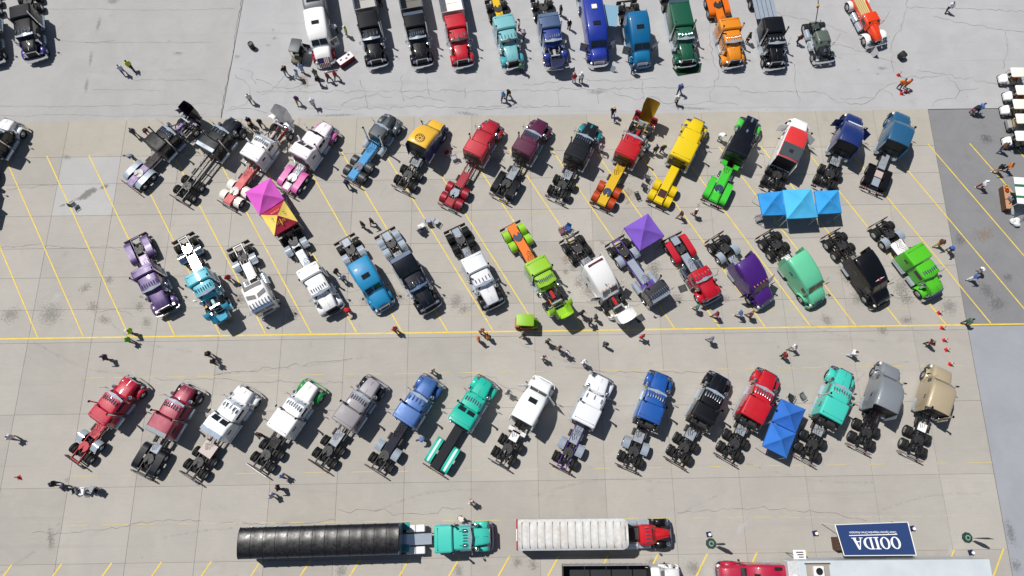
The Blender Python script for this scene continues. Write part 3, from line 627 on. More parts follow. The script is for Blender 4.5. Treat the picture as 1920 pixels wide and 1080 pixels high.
            part(('amir', s), f_mirror(s), 'mirror', BLACK, T, (xW + .45, s * (sw / 2 - .12), 2.2))
            if l > 2: part(('aslw', s), lambda m: m.box(0, .45, 0, s * .012, 0, .24), 'side_window', GLASS, cab, (xS + l * .3, s * (sw / 2 + .001), 2.0))
            part(('ext', round(hS, 1), s), lambda m: m.box(-.42, 0, -.02, .02, 1.0, hS - .35, .01), 'side_extender', CA, T, (xS + .02, s * (sw / 2 - .03), 0))
            part('skirt', lambda m: m.box(-1.2, .9, -.03, .03, .3, .85, .02), 'side_fairing', CA, T, (xW - .6, s * (sw / 2 - .06), 0)); part('tank12', f_tank(1.2), 'fuel_tank', ALU, T, (xS - .1, s * .95, .6))
            fb = MB(); fp = [(xa + a, z) for a, z in [(-.72, .5), (-.68, .8), (-.5, 1.05), (-.25, 1.18), (.1, 1.2), (.42, 1.12), (.62, .95), (.72, .7), (.74, .5)]]
            yy = (.7, 1.24); q = [[(x, s * (yy[0] + (yy[1] - yy[0]) * k), z + dzk) for x, z in fp] for k, dzk in ((0, .02), (.4, .03), (.8, -.01), (1, -.12))]
            fb.loft(q if s < 0 else q[::-1], False, False); fb.loft([[(x, y, z - .02) for x, y, z in r_] for r_ in (q[::-1] if s < 0 else q)], False, False)
            if not opn: fb.build('front_fender', FE, T)
            part('ahl', lambda m: m.ball((0, 0, 0), .17, 10, 6, .55), 'headlight', LAMP, T, (xF - .02, s * .84, .92))
        part(('arear', round(hS, 1)), lambda m: (m.box(-.02, .0, -sw / 2 + .14, sw / 2 - .14, 1.1, hS - .14, .02), m.box(-.06, 0, -.8, .8, 1.2, 2., .02)), 'rear_panel', g('rpmat', BLACK), cab, (xS - .002, 0, 0))  # black panel paints in the shade of the hollow behind the fairing
        if g('sunroof', False):
            x = g('srx', .62); xx = xS + l * x
            zs = [(p[0], p[1]) for p in prof]
            zi = next(z0 + (z1 - z0) * (xx - a) / (b - a) for (a, z0), (b, z1) in zip(zs, zs[1:]) if a <= xx <= b)
            an = next(math.atan2(z0 - z1, b - a) for (a, z0), (b, z1) in zip(zs, zs[1:]) if a <= xx <= b)
            part('sroof', lambda m: m.box(-.26, .26, -.42, .42, 0, .03, .02), 'sunroof', GLASS, cab, (xx, 0, zi + .05), (0, an, 0))
        nl = g('lights', 0)
        for k in range(nl): part('bul', f_bullet, 'cab_light', AMBER, T, (xW - .1, (k - (nl - 1) / 2) * 1.5 / max(1, nl - 1), zr + .13), scale=(.7, .8, .6))
        HB = MB(); w0 = sw - .42; zf = g('hF', 1.5) + .06; ox = xF if opn else 0; oz = .8 if opn else 0
        secs = [sect(cowl - .03 - ox, w0, .85 - oz, 1.84 - oz, .25, .05), sect((cowl + xF) / 2 - ox, w0 - .1, .8 - oz, (1.84 + zf) / 2 + .06 - oz, .28, .05), sect(xF - .2 - ox, w0 - .18, .75 - oz, zf - oz, .26, .04), sect(xF - .0 - ox, w0 - .26, .7 - oz, zf - .16 - oz, .22, .02), sect(xF + .08 - ox, w0 - .4, .65 - oz, 1.0 - oz, .2, .0)]
        if opn:
            HB.loft(secs, False, False); HB.loft([[(p[0], p[1] * .96, p[2] - .04) for p in s_[::-1]] for s_ in secs], False, False); HB.add(secs[-1], [tuple(range(len(secs[-1])))])
            hood = HB.build('hood', HO, T, (xF + .2, 0, .8), (0, R(g('oang', 74)), 0))
            e = part('eng', f_engine, 'engine', IRON, T, (cowl + .75, 0, 1.25)); part('valve', f_valve, 'valve_cover', pm(g('engcol', (190, 30, 35))), e); part('radi', lambda m: (m.box(-.06, .06, -.5, .5, -.5, .45, .03), m.box(-.08, .08, -.52, .52, .4, .5, .02)), 'radiator', ALU, T, (xF - .45, 0, 1.2))
        else:
            HB.loft(secs); hood = HB.build('hood', HO, T)
            if g('hoodtop'): ht_ = MB(); ht_.loft([[(p[0], p[1], p[2] + .012) for p in s_[5:11]] for s_ in secs[:4]], False, False); ht_.build('hood_panel', pm(g('hoodtop')), hood)
            part(('agr', round(zf, 1)), lambda m: (m.box(-.03, .08, -.56, .56, -.32, -.24, .02), m.box(-.03, .08, -.56, .56, .22, .3, .02), m.box(-.03, .08, -.56, -.48, -.3, .28, .02), m.box(-.03, .08, .48, .56, -.3, .28, .02), [m.box(.0, .05, -.46 + k * .115, -.43 + k * .115, -.26, .26) for k in range(9)]), 'grille', g('grmat', CHROME), hood, (xF + .06, 0, .98), (0, R(-14), 0))
        part('abump', lambda m: m.loft([[(x, y, z) for x, z in ((0 + dx, .32), (.14 + dx, .32), (.18 + dx, .55), (.12 + dx, .8), (0 + dx, .8))] for y, dx in ((-1.22, -.34), (-1.05, -.1), (-.6, .03), (.6, .03), (1.05, -.1), (1.22, -.34))]), 'bumper', pm(g('bump', body)), T, (xF + .1, 0, 0))
        if g('stacks'): 
            for s in (-1, 1): part(('stack', 2.9), f_stack(2.9, .085), 'exhaust_stack', CHROME, T, (xS - .15, s * .98, .85))
    # ------------------------------------------------ cab over engine
    else:
        sw = 2.3; ss = [sect(xS, sw - .1, .95, hS - .1, .22), sect(xS + .1, sw, .95, hS, .24), sect(xF - .25, sw, .95, hS + .0, .24), sect(xF - .06, sw - .04, .95, hS - .12, .2), sect(xF + .12, sw - .04, .95, 1.9, .1, 0), sect(xF + .14, sw - .06, .95, 1.3, .05, 0)]
        mb = MB(); mb.loft(ss); cab = mb.build('cab', CA, T); zf = hS
        for s in (-1, 1):
            MB().add([(xF + .0, s * .04, hS - .25), (xF + .0, s * .98, hS - .3), (xF + .155, s * 1.02, 1.95), (xF + .155, s * .04, 1.95)], [(0, 1, 2, 3) if s < 0 else (3, 2, 1, 0)]).build('windshield_pane', GLASS, cab, smooth=False)
            d = part(('cdoor', s), lambda m: m.box(-1.0, 0, -.014, .014, 1.0, 2.5, .01), 'door', CA, T, (xF - .2, s * (sw / 2 + .01), 0)); part(('cdw', s), lambda m: m.box(-.9, -.08, s * .012, s * .022, 1.8, 2.42), 'window', GLASS, d); part(('cdh', s), lambda m: m.box(-.9, -.76, s * .012, s * .04, 1.5, 1.54), 'handle', CHROME, d)
            part(('mir', s), f_mirror(s), 'mirror', CHROME, T, (xF - .05, s * (sw / 2 + .0), 2.5)); part('hl', lambda m: (m.box(-.16, .12, -.2, .2, -.12, .12, .05), m.box(.12, .14, -.17, -.01, -.09, .09), m.box(.12, .14, .01, .17, -.09, .09)), 'headlight', CHROME, T, (xF + .06, s * .85, 1.15))
            part('tankc', f_tank(1.3), 'fuel_tank', ALU, T, (xS - 1.5, s * .98, .62)); part(('stack', 2.6), f_stack(2.6, .085), 'exhaust_stack', CHROME, T, (xS - .14, s * .85, .85))
        part('cvis', lambda m: m.box(-.05, .32, -1.05, 1.05, -.02, .01, .01), 'sun_visor', VI, cab, (xF - .02, 0, hS - .16), (0, R(24), 0))
        part('cgr', lambda m: (m.box(0, .03, -.6, .6, -.3, .3, .02), [m.box(.02, .05, -.56, .56, -.28 + k * .09, -.24 + k * .09) for k in range(7)]), 'grille', CHROME, cab, (xF + .14, 0, 1.4))
        part('bump', lambda m: m.loft([[(x, y, z) for x, z in ((0 + dx, .36), (.1 + dx, .36), (.12 + dx, .6), (.1 + dx, .86), (0 + dx, .86))] for y, dx in ((-1.23, -.22), (-1.1, -.05), (-.6, .03), (.6, .03), (1.1, -.05), (1.23, -.22))]), 'bumper', bump, T, (xF + .08, 0, 0))
        nl = g('lights', 7)
        for k in range(nl): part('bul', f_bullet, 'cab_light', CHROME, T, (xF - .3, (k - (nl - 1) / 2) * 1.9 / (nl - 1), hS + .08), scale=(1.7, 1.2, 1.2))
        if g('sky'):
            for s in (-1, 1): part(('csk', s), lambda m: m.add([(.5, s * .1, 0), (.22, s * .95, -.02), (-.22, s * .95, -.02), (.05, s * .1, 0), (.5, s * .1, .02), (.22, s * .95, .02), (-.22, s * .95, .02), (.05, s * .1, .02)], [(4, 5, 6, 7), (0, 4, 7, 3), (0, 1, 5, 4), (1, 2, 6, 5), (2, 3, 7, 6)]), 'skylight', paint((24, 28, 38), 'plastic'), cab, ((xS + xF) / 2 - .05, 0, hS + .045))
            part('cskr2', lambda m: m.box(0, .4, -.9, .9, 0, .025, .01), 'skylight', paint((24, 28, 38), 'plastic'), cab, (xS + .12, 0, hS + .045))
    if g('fifth', True) and xS > 3.2:
        for k, (y, mt) in enumerate(((-.22, paint((95, 26, 26), 'plastic')), (.05, BLACK), (.28, BLACK))):
            def fl_(m, y=y, k=k): m.tube([(xS - .05, y, 2.0), (xS - .35, y + .12, 1.55 - .1 * k), (xS - .7 - .1 * k, y - .1, 1.3), (xS - 1.1, y + .18, 1.2), (xS - 1.4 - .1 * k, y * .5, 1.14)], .017, 5)
            mb = MB(); fl_(mb); mb.build('air_line', mt, T)
        for s in (-1, 1): part('atank', f_tank(.7, .13), 'air_tank', g('tankmat', IRON), T, (min(3., xS - .9), s * .62, .82))
    if g('rack'):
        def frk(m):
            m.box(-.5, -.42, -1.05, 1.05, .2, 1.5, .02); m.box(-.5, 0, -1.1, -1.02, .2, 1.62, .02); m.box(-.5, 0, 1.02, 1.1, .2, 1.62, .02)
            for k in range(7): m.tube([(-.25, -.9 + k * .3, .1), (-.3, -.9 + k * .3, 1.4), (-.12, -.8 + k * .3, 1.6)], .035, 6)
            m.box(-.42, -.1, -.7, .1, 1.2, 1.5, .04); m.box(-.4, -.15, .3, .85, .9, 1.42, .04)
        rk_ = part('hrack', frk, 'headache_rack', IRON, T, (xS - .02, 0, 1.05))
        for y in (-.85, .75): part('hlamp', lambda m: m.cyl((-.06, 0, 0), (.02, 0, 0), .09, n=10), 'work_lamp', CHROME, rk_, (-.5, y, 1.5))
    if style != 'cabover':
        for s in (-1, 1): part(('wip', s), lambda m: m.tube([(0, 0, 0), (-.28, s * .25, .38)], .012, 4), 'wiper', BLACK, T, (cowl - .04, s * .2, zc + .1 if style != 'aero' else 1.95))
        part('ant', lambda m: m.tube([(0, 0, 0), (-.15, 0, 1.1)], .012, 4), 'antenna', BLACK, T, (xW + .25, 1.22, 2.35 if style != 'classic' else 2.0))
    return T, dict(xF=xF, xW=xW, xC=xC, xS=xS, hS=hS, hW=hW, zr=zr if style != 'cabover' else hS)
# ---------------------------------------------------------------- every truck of the show, row by row
CROP = dict(A=(0, 0), B=(480, 0), C=(960, 0), D=(1440, 0), E=(0, 180), G=(400, 180), I=(800, 180), J=(1200, 180), K=(1440, 180), L=(0, 400), M=(400, 400), N=(800, 400), O=(1200, 400), Q=(1440, 400), S=(0, 660), T=(400, 660), U=(800, 660), V=(1200, 660), W=(1440, 660))
def tr(crop, label, body, F, ws, sl, Rr=None, cb=None, **o):
    c = CROP[crop]; z = lambda p: (c[0] + p[0] / 4, c[1] + p[1] / 4) if p else None
    return truck(label, body, z(F), z(ws), z(sl), z(Rr), z(cb), **o)
def roofbox(T, I, name, mat, x, y, dz, a, b, c, parent=None):
    return part(('rb', name, a, b, c), lambda m: m.box(-a / 2, a / 2, -b / 2, b / 2, 0, c, .015), name, mat, T, (x, y, dz))
WHITE = (236, 236, 236); BLK = (28, 29, 34); PURP = (92, 66, 128, 'metal'); RED = (205, 22, 42); TEAL = (20, 168, 150); MINT = (110, 215, 170)
g1 = 'show trucks in the top row'; g2 = 'show trucks in the second row'; g3 = 'show trucks in the third row'; g4 = 'show trucks in the fourth row'
SKYD = ALU
# top row, noses towards the bottom of the picture
tr('A', 'black long-nose sleeper truck with purple front fenders, alone at the top left corner', BLK, (215, 390), (185, 250), (132, 35), None, (155, 128), L=9, group=g1, fen=(60, 50, 150, 'metal'), horns=(-.3, .3), lights=5)
tr('A', 'dark truck left of the black one with purple fenders, almost wholly outside the picture', BLK, (-110, 420), (-140, 280), (-190, 65), None, (-165, 155), L=9, group=g1)
T, I = tr('B', 'white sloped-hood sleeper truck with sunroof, red fenders and a flag over its grille', WHITE, (500, 430), (472, 290), (425, 58), L=8.5, group=g1, style='aero', hS=3.1, fair=.4, hF=1.65, fen=(200, 40, 55), doors='lr', sunroof=True, srx=.52, bump=CHROME)
fl = MB(); fx = I['xF'] + .2
for k in range(13): fl.cur = k % 2; y0 = -.62 + k * 1.24 / 13; fl.add([(fx - .15, y0, 1.62), (fx - .15, y0 + 1.24 / 13, 1.62), (fx + .25, y0 + 1.24 / 13, 1.1), (fx + .25, y0, 1.1), (fx + .33, y0 + 1.24 / 13, .5), (fx + .33, y0, .5)], [(0, 1, 2, 3), (3, 2, 4, 5)])
fl.cur = 2; fl.add([(fx - .15, -.625, 1.628), (fx - .15, 0, 1.628), (fx + .2, 0, 1.18), (fx + .2, -.625, 1.18)], [(0, 1, 2, 3)])
fo = fl.build('flag', [paint((178, 34, 52), 'cloth'), paint((240, 240, 240), 'cloth'), paint((50, 55, 110), 'cloth')], smooth=False); fo.matrix_world = Matrix.Translation(T.location) @ Matrix.Rotation(T.rotation_euler.z, 4, 'Z')
tag(fo, 'striped red, white and blue flag draped over the white truck\'s grille', 'flag')
def dumpbed(T, I, col, label, h=2.9, l=6.5, inner=None, w=2.45):
    "open-topped dump body standing behind a cab: floor, walls and ribs"
    a = T.rotation_euler.z; o = thing('dump_trailer', label, 'trailer', (T.location.x, T.location.y), a)
    x1 = I['xS'] - .45; x0 = x1 - l; M = pm(col); IN = pm(inner) if inner else M
    MB().box(x0, x1, -w / 2 + .06, w / 2 - .06, 1.3, 1.36).build('floor', IN, o)
    for s in (-1, 1):
        MB().box(x0, x1, s * (w / 2 - .06), s * w / 2, 1.2, h, .01).build('side_wall', M, o); MB().box(x0, x1, s * (w / 2 - .1), s * (w / 2 + .05), h, h + .1, .02).build('top_rail', CHROME, o)
        for k in range(6): MB().box(x1 - .4 - k * 1.1, x1 - .3 - k * 1.1, s * w / 2, s * (w / 2 + .06), 1.2, h, .01).build('rib', M, o)
    MB().box(x1 - .06, x1, -w / 2, w / 2, 1.2, h + .12, .01).build('front_wall', M, o)
    for k in range(4): MB().box(x1 - 1.1 - k * 1.2, x1 - 1.0 - k * 1.2, -w / 2 + .07, w / 2 - .07, 1.36, 1.4, .01).build('floor_beam', IN, o)
    for x in (x0 + .9, x0 + 2.1):
        for s in (-1, 1): wheel(o, x, s * 1.05, .28, .5, s)
    MB().box(x0, x1, -.45, .45, .9, 1.25).build('chassis', BLACK, o)
    return o
T, I = tr('B', 'black dump truck in the top row, beside the red folding table', BLK, (900, 440), (860, 278), (826, 78), None, (846, 205), L=11, group=g1, lights=5, horns=(-.35, .35), fifth=False, fen=BLK)
dumpbed(T, I, (190, 188, 184), 'pale open dump body behind the leftmost black dump truck', 2.6)
T, I = tr('B', 'black dump truck next to the red one, chrome rack behind its cab', BLK, (1245, 436), (1206, 272), (1176, 86), None, (1196, 200), L=11, group=g1, lights=7, fifth=False, band=CHROME)
dumpbed(T, I, (120, 118, 112), 'grey open dump body behind the black truck next to the red one', 2.8)
T, I = tr('B', 'bright red dump truck in the top row with long horns on its roof', RED, (1552, 440), (1516, 288), (1488, 104), None, (1500, 205), L=11, group=g1, lights=3, horns=(-.5, .5), fifth=False, visor=IRON, sw=2.3)
dumpbed(T, I, (225, 224, 220), 'white open dump body with crossbars behind the red dump truck', 2.7)
truck('pale turquoise long-nose truck in the top row with chrome bullet lights', (130, 200, 208), (964, 112), (951, 74), (944, 27), None, (948, 53), L=9, group=g1, lights=5, fen=(70, 175, 190), visor=IRON, deck=[(0, 5, .8, (245, 200, 10))])
T, I = tr('C', 'dark blue truck in the top row with its hood tipped open, toolbox rack behind', (30, 62, 150, 'metal'), (330, 478), (310, 292), (268, 98), None, (294, 205), L=9, group=g1, open=True, oang=72, lights=7, slp=(75, 100, 140, 'metal'), engcol=(190, 190, 195), band=(90, 115, 150, 'metal'))
T, I = tr('C', 'royal blue tall sleeper truck in the top row with a white roof vent', (28, 56, 165), (664, 436), (640, 302), (590, -110), L=9.5, group=g1, style='aero', hS=3.3, fair=.25, hF=1.75, doors='lr', sunroof=True, srx=.74, bump=CHROME, sw=2.3)
part('vent', lambda m: m.box(-.3, .3, -.3, .3, 0, .16, .05), 'roof_vent', WHITEPL, T, (I['xS'] + 2.9, 0, I['hS'] + .04))
tr('C', 'teal blue aerodynamic truck in the top row with sunroof and doors open', (10, 110, 165), (986, 456), (965, 322), (944, 82), L=8.5, group=g1, style='aero', hS=3.6, fair=.75, doors='lr', sunroof=True, srx=.55, hood=(18, 125, 178))
tr('C', 'dark green long-nose truck in the top row standing on a green mat', (18, 92, 66), (1325, 440), (1300, 278), (1256, -5), None, (1288, 190), L=10, group=g1, lights=5, band=(60, 90, 100, 'metal'), horns=(-.3, .3))
tag(sheet('ground_mat', [at(1260, 127), at(1316, 118), at(1313, 136), at(1271, 143)], paint((10, 74, 44), 'cloth'), .016, None, False), 'dark green mat on the ground under the green truck\'s nose', 'mat')
tr('C', 'orange bobtail truck in the top row with orange frame and fenders', (245, 150, 25), (1686, 442), (1660, 302), (1626, 132), (1520, -40), (1648, 215), group=g1, frame=(245, 120, 10), rear='full', rearcol=(245, 120, 10), deck=[(.2, 5, .85, (245, 130, 10))], lights=7)
T, I = tr('D', 'black truck in the top row hauling a silver flatbed, beside the grey stripped wrecker', BLK, (80, 456), (62, 312), (44, 122), None, (52, 240), L=12, group=g1, lights=5, fifth=False)
fbd = thing('flatbed_trailer', 'silver flatbed deck with dark gaps behind the black top-row truck', 'trailer', (T.location.x, T.location.y), T.rotation_euler.z)
for k in range(5): MB().box(I['xS'] - 6.5, I['xS'] - .7, -1.22 + k * .495, -1.22 + k * .495 + .43, 1.55, 1.62, .01).build('deck_board', ALU, fbd)
MB().box(I['xS'] - 6.5, I['xS'] - .7, -.5, .5, 1.2, 1.54).build('chassis', BLACK, fbd)
for s in (-1, 1):
    for x in (1.2, 2.5): wheel(fbd, I['xS'] - 5.5 + x * .8, s * 1.05, .28, .5, s)
# second row, noses towards the upper right
tr('E', 'white-hooded black truck cut by the left edge of the picture', BLK, (60, 175), (-20, 255), (-150, 380), None, (-75, 310), L=9, group=g2, hood=WHITE, fen=WHITE)
T, I = tr('E', 'black sleeper truck with purple frame, polished fenders and hood tipped open', BLK, (1440, 180), (1262, 255), (1122, 375), (972, 668), (1197, 302), group=g2, open=True, oang=84, frame=PURP, rear='full', rearcol=ALU, deck=[(.05, 2.6, .8, PURP), (2.6, 4.6, .85, (45, 30, 35))], fifthmat=CHROME, lights=7, engcol=(150, 110, 190), hood=(38, 28, 52))
for y in (-.06, .06): MB().box(.1, 2.5, y - .015, y + .015, 1.076, 1.082).build('deck_stripe', paint((225, 215, 180), 'dull'), T)
tr('E', 'black truck with a bare skeletal frame and grey sleeper roof', BLK, (1765, 178), (1662, 252), (1512, 385), (1345, 772), (1580, 312), group=g2, deck=[], lights=5, frame=(70, 72, 76, 'metal'), slp=(46, 48, 54), hood=(44, 48, 58), band=ALU)
T, I = tr('G', 'white sleeper truck with a red frame, fat white rear fenders and open hood', WHITE, (535, 212), (378, 322), (248, 455), (100, 810), (330, 376), group=g2, open=True, oang=82, frame=RED, rear='each', rearcol=(240, 236, 226), deck=[(.1, 1.1, .82, RED), (1.9, 4.6, .82, RED)], fifthmat=CHROME, lights=7, engcol=(215, 190, 190))
tr('G', 'white and pink truck with pink fenders and skylight windows', (240, 232, 238), (852, 205), (770, 285), (632, 445), (535, 705), (708, 348), group=g2, sky=True, hS=3.05, fen=(226, 110, 180), rear='full', rearcol=(228, 110, 185), deck=[(.1, .9, .7, DIAMOND), (1.95, 3.9, .7, DIAMOND)], frame=(226, 110, 180), fifthmat=(230, 225, 230), lights=0, visor=GLASS)
tr('G', 'gunmetal vintage day cab truck with a bright blue frame', (78, 86, 92, 'metal'), (1340, 150), (1262, 228), (1205, 300), (1030, 622), group=g2, style='classic', frame=(20, 150, 210), deck=[(.1, 4.9, .8, (15, 150, 215))], rear='each', rearcol=(62, 64, 66, 'metal'), fifthmat=CHROME, lights=0, hw0=1.3, stacks='cab')
T, I = tr('G', 'navy aerodynamic truck with an orange-yellow roof bearing a dark round crest', (28, 44, 110), (1692, 192), (1632, 240), (1505, 352), (1412, 690), group=g2, style='aero', hS=3.7, roof=(255, 200, 62), rk=(3, 13), hood=(30, 46, 115), hoodtop=(255, 200, 62), fen=(28, 44, 110), rbarmat=CHROME)
cr = MB(); cr.lathe([(.5, 0), (.5, .02), (.44, .02), (.44, 0)], axis='Z', n=28, close=True); cr.add([(.2 * math.cos(k * math.pi / 5 + .3) * (1 if k % 2 else .45), .2 * math.sin(k * math.pi / 5 + .3) * (1 if k % 2 else .45), .012) for k in range(10)], [tuple(range(10))])
for k in range(10): a = k * .628; cr.box(.32 * math.cos(a) - .05, .32 * math.cos(a) + .05, .32 * math.sin(a) - .05, .32 * math.sin(a) + .05, .0, .012)
cr.build('roof_crest', paint((70, 50, 30), 'dull'), T, (I['xS'] + .75, 0, I['hS'] + .075))
tr('I', 'candy red truck with red frame and fat red rear fenders, chrome air cleaner', (190, 18, 42, 'metal'), (505, 192), (438, 270), (340, 432), (160, 825), (395, 342), group=g2, frame=(165, 20, 40), rear='each', rearcol=(165, 20, 45, 'metal'), deck=[(.1, .9, .8, (170, 20, 40)), (1.6, 2.1, .7, ALU), (2.4, 4.2, .75, (170, 22, 44))], fifthmat=ALU, lights=0, vis=False)
tr('I', 'dark plum truck with a row of chrome bullet lights and long black rear fenders', (92, 26, 62), (875, 190), (800, 275), (690, 412), (550, 755), (755, 332), group=g2, rear='full', rearcol=(26, 28, 32), lights=9, deck=[(2.2, 3.8, .8, DIAMOND)], lscale=(2., 1.3, 1.3))
tr('I', 'black sleeper truck with a teal and black two-tone hood', (34, 38, 42), (1250, 215), (1190, 305), (1100, 462), (970, 765), (1150, 365), group=g2, hood=(36, 40, 46), fen=(10, 150, 160), stripe=(10, 150, 160), lights=7, deck=[(2.4, 3.4, .85, DIAMOND)])
T, I = tr('I', 'red truck with a golden yellow frame and its yellow-lined hood open', (200, 18, 30), (1640, 195), (1558, 305), (1490, 450), (1308, 820), (1520, 345), group=g2, open=True, oang=96, hood=(190, 150, 20), frame=(232, 185, 20), deck=[(.1, 5, .95, (235, 190, 30))], rear='each', rearcol=(200, 74, 20, 'metal'), fifthmat=CHROME, fen=(150, 16, 40), engcol=(180, 20, 30), lights=3)
tr('J', 'all-yellow truck with a long yellow frame and yellow rear fenders', (248, 214, 10), (447, 180), (398, 258), (302, 468), (130, 806), (370, 325), group=g2, frame=(248, 214, 10), deck=[(.1, .75, .85, (248, 214, 10)), (.8, 1.6, .8, (80, 40, 40)), (1.65, 5.2, .8, (248, 214, 10))], rear='each', rearcol=(248, 214, 10), fifth=False, lights=0, vis=False, strip=False)
tr('J', 'black truck with a vivid green frame, green fenders and a silver hood stripe', (24, 26, 38), (858, 168), (795, 270), (715, 432), (550, 795), (768, 330), group=g2, frame=(70, 215, 60), fen=(80, 215, 70), stripe=(130, 150, 180, 'metal'), rear='full', rearcol=(70, 215, 60), deck=[(.1, 5.0, .75, (70, 215, 60)), (4.4, 5.0, 1.9, (60, 200, 50))], fifthmat=CHROME, lights=0, tankmat=CHROME, vis=False)
T, I = tr('J', 'white-nosed aerodynamic truck with a red flame-patterned roof', WHITE, (1215, 182), (1190, 245), (1112, 470), (985, 690), group=g2, style='aero', hS=3.2, hW=2.7, fair=.5, roof=(235, 60, 60), doors='lr', hood=(245, 245, 245))
MB().box(I['xS'] + .1, I['xS'] + 1.75, -1.05, 1.05, 0, .05, .02).build('roof_hatch_panel', paint((70, 82, 90), 'dull'), T, (0, 0, I['hS'] + .05)); MB().box(I['xS'] + .7, I['xS'] + 1.1, -.2, .2, .05, .1, .02).build('hatch', BLACK, T, (0, 0, I['hS'] + .05))
T, I = tr('J', 'royal blue aerodynamic truck in the second row with lettering across its windscreen top', (28, 52, 120), (1626, 148), (1602, 208), (1560, 345), (1385, 685), group=g2, style='aero', hS=3.6, fair=.6, doors='lr')
MB().box(-.06, .06, -.75, .75, 0, .02).build('visor_strip', paint((215, 220, 230)), T, (I['xW'] + .02, 0, I['zr'] + .06))
tr('K', 'steel blue truck with a broad flat roof at the right end of the second row', (38, 98, 140), (1022, 132), (1010, 198), (990, 352), (785, 695), group=g2, style='aero', hS=3.4, fair=.35, deck=[(.3, 1.3, .75, ALU), (1.4, 2.2, .8, (210, 190, 185)), (2.5, 4.5, .75, DIAMOND)], fifth=False, rear='full', rearcol=(24, 24, 26), rad=.2)
# third row, noses towards the lower right
tr('L', 'metallic purple long-nose truck with purple rear fenders at the left of the third row', (98, 74, 130, 'metal'), (1225, 703), (1122, 558), (1046, 405), (1012, 182), (1082, 462), group=g3, frame=(98, 74, 130), rear='full', rearcol=(92, 70, 125, 'metal'), deck=[(2.3, 4., .75, (150, 130, 175, 'metal'))], lights=7, fifthmat=IRON)
tr('L', 'bright cyan truck with its hood tipped fully forward', (90, 200, 222), (1650, 745), (1530, 588), (1468, 430), (1362, 184), (1505, 510), group=g3, open=True, oang=100, rear='half', rearcol=CHROME, deck=[(2.4, 4.6, .8, DIAMOND)], lights=7, frame=(200, 205, 210), fifthmat=CHROME, engcol=(160, 200, 215), hood=(70, 175, 210))
truck('white flat-faced cabover truck with dark roof windows', (240, 240, 242), (491, 573), (489, 570), (468, 533), (445, 460), style='cabover', group=g3, sky=True, hF=3.0, hS=3.1, rear='half', rearcol=ALU, deck=[(2.3, 4.2, .8, (228, 226, 220))], frame=(225, 225, 225), lights=7, visor=(110, 135, 170, 'metal'))
tr('M', 'white long-nose truck backed up to the maroon and yellow tent', (240, 240, 240), (872, 714), (815, 575), (696, 392), (552, 130), (740, 470), group=g3, rear='half', rearcol=ALU, deck=[(1.9, 2.2, .8, ALU), (2.7, 4.9, .8, ALU)], lights=7, fen=(232, 232, 232))
tr('M', 'sky blue aerodynamic truck with a dark sunroof', (38, 150, 205), (1272, 688), (1195, 540), (1078, 348), (978, 192), group=g3, style='aero', hS=3.05, fair=.5, rear='half', rearcol=ALU, deck=[(.15, 1., .75, ALU)], sunroof=True, srx=.64, bump=(30, 120, 170))
tr('M', 'very dark navy sleeper truck with raised skylight windows, beside the sky blue truck', (24, 30, 44), (1625, 690), (1530, 548), (1396, 312), (1285, 142), (1480, 450), group=g3, sky=True, hS=3.0, rear='each', rearcol=ALU, deck=[(.15, 1.1, .75, ALU), (2.6, 3.1, .8, DIAMOND)], band=(60, 85, 120, 'metal'), horns=(-.3, .3), lights=3, visor=(90, 120, 160, 'metal'))
tr('N', 'silver-white long-nose truck with fat black rear fenders', (225, 226, 230), (510, 664), (424, 520), (310, 322), (215, 108), (386, 430), group=g3, rear='each', rearcol=(30, 31, 33), deck=[(.15, 1.2, .7, ALU), (2.5, 3.5, .7, DIAMOND)], lights=5, fen=(40, 42, 46), slp=(215, 220, 226, 'metal'))
tr('N', 'lime green truck with an orange frame, lime rear fenders and open hood', (160, 215, 50), (1000, 708), (895, 520), (796, 345), (632, 88), (866, 442), group=g3, open=True, oang=100, frame=(250, 130, 30), deck=[(.1, 5.2, .9, (250, 130, 30))], rear='each', rearcol=(160, 218, 50), fifthmat=CHROME, lights=9, engcol=(205, 30, 40), visor=(160, 215, 50))
T, I = tr('N', 'white aerodynamic truck with a maroon roof stripe and its hood tipped open', (240, 240, 240), (1458, 738), (1352, 572), (1252, 350), (1075, 175), group=g3, style='aero', open=True, oang=98, hS=3.5, fair=.8, doors='lr', engcol=(200, 30, 35), lights=5)
MB().box(-.1, .12, -.85, .85, 0, .02, .005).build('roof_stripe', paint((105, 25, 45)), T, (I['xS'] + .32, 0, I['hS'] + .07))
def lettering(txt, size, mat, parent, loc, rz=0., name='lettering', rx=0., ry=0.):
    cu = bpy.data.curves.new('txt', 'FONT'); cu.body = txt; cu.size = size; cu.align_x = 'CENTER'; cu.align_y = 'CENTER'; cu.extrude = .004
    ob = bpy.data.objects.new('txt', cu); COL.objects.link(ob); bpy.context.view_layer.update()
    me = bpy.data.meshes.new_from_object(ob.evaluated_get(bpy.context.evaluated_depsgraph_get())); bpy.data.objects.remove(ob)
    me.materials.clear(); me.materials.append(mat); return link(name, me, parent, loc, (rx, ry, rz))
lettering('ETI', .42, paint((60, 60, 65), 'dull'), T, (I['xW'] - .42, 0, I['zr'] + .27), R(90), ry=R(16))
truck('purple flat-faced day cab truck with a grey roof and long pale blue deck', (92, 70, 150), (1240, 554), (1241, 556), (1226, 532), (1154, 451), style='cabover', group=g3, hF=2.6, hS=2.65, hW=2.6, cab=(66, 66, 72), frame=(100, 70, 165), rear='half', rearcol=ALU, deck=[(2.6, 5.4, .8, ALU), (5.4, 6.0, 1.5, (100, 72, 165))], lights=9)
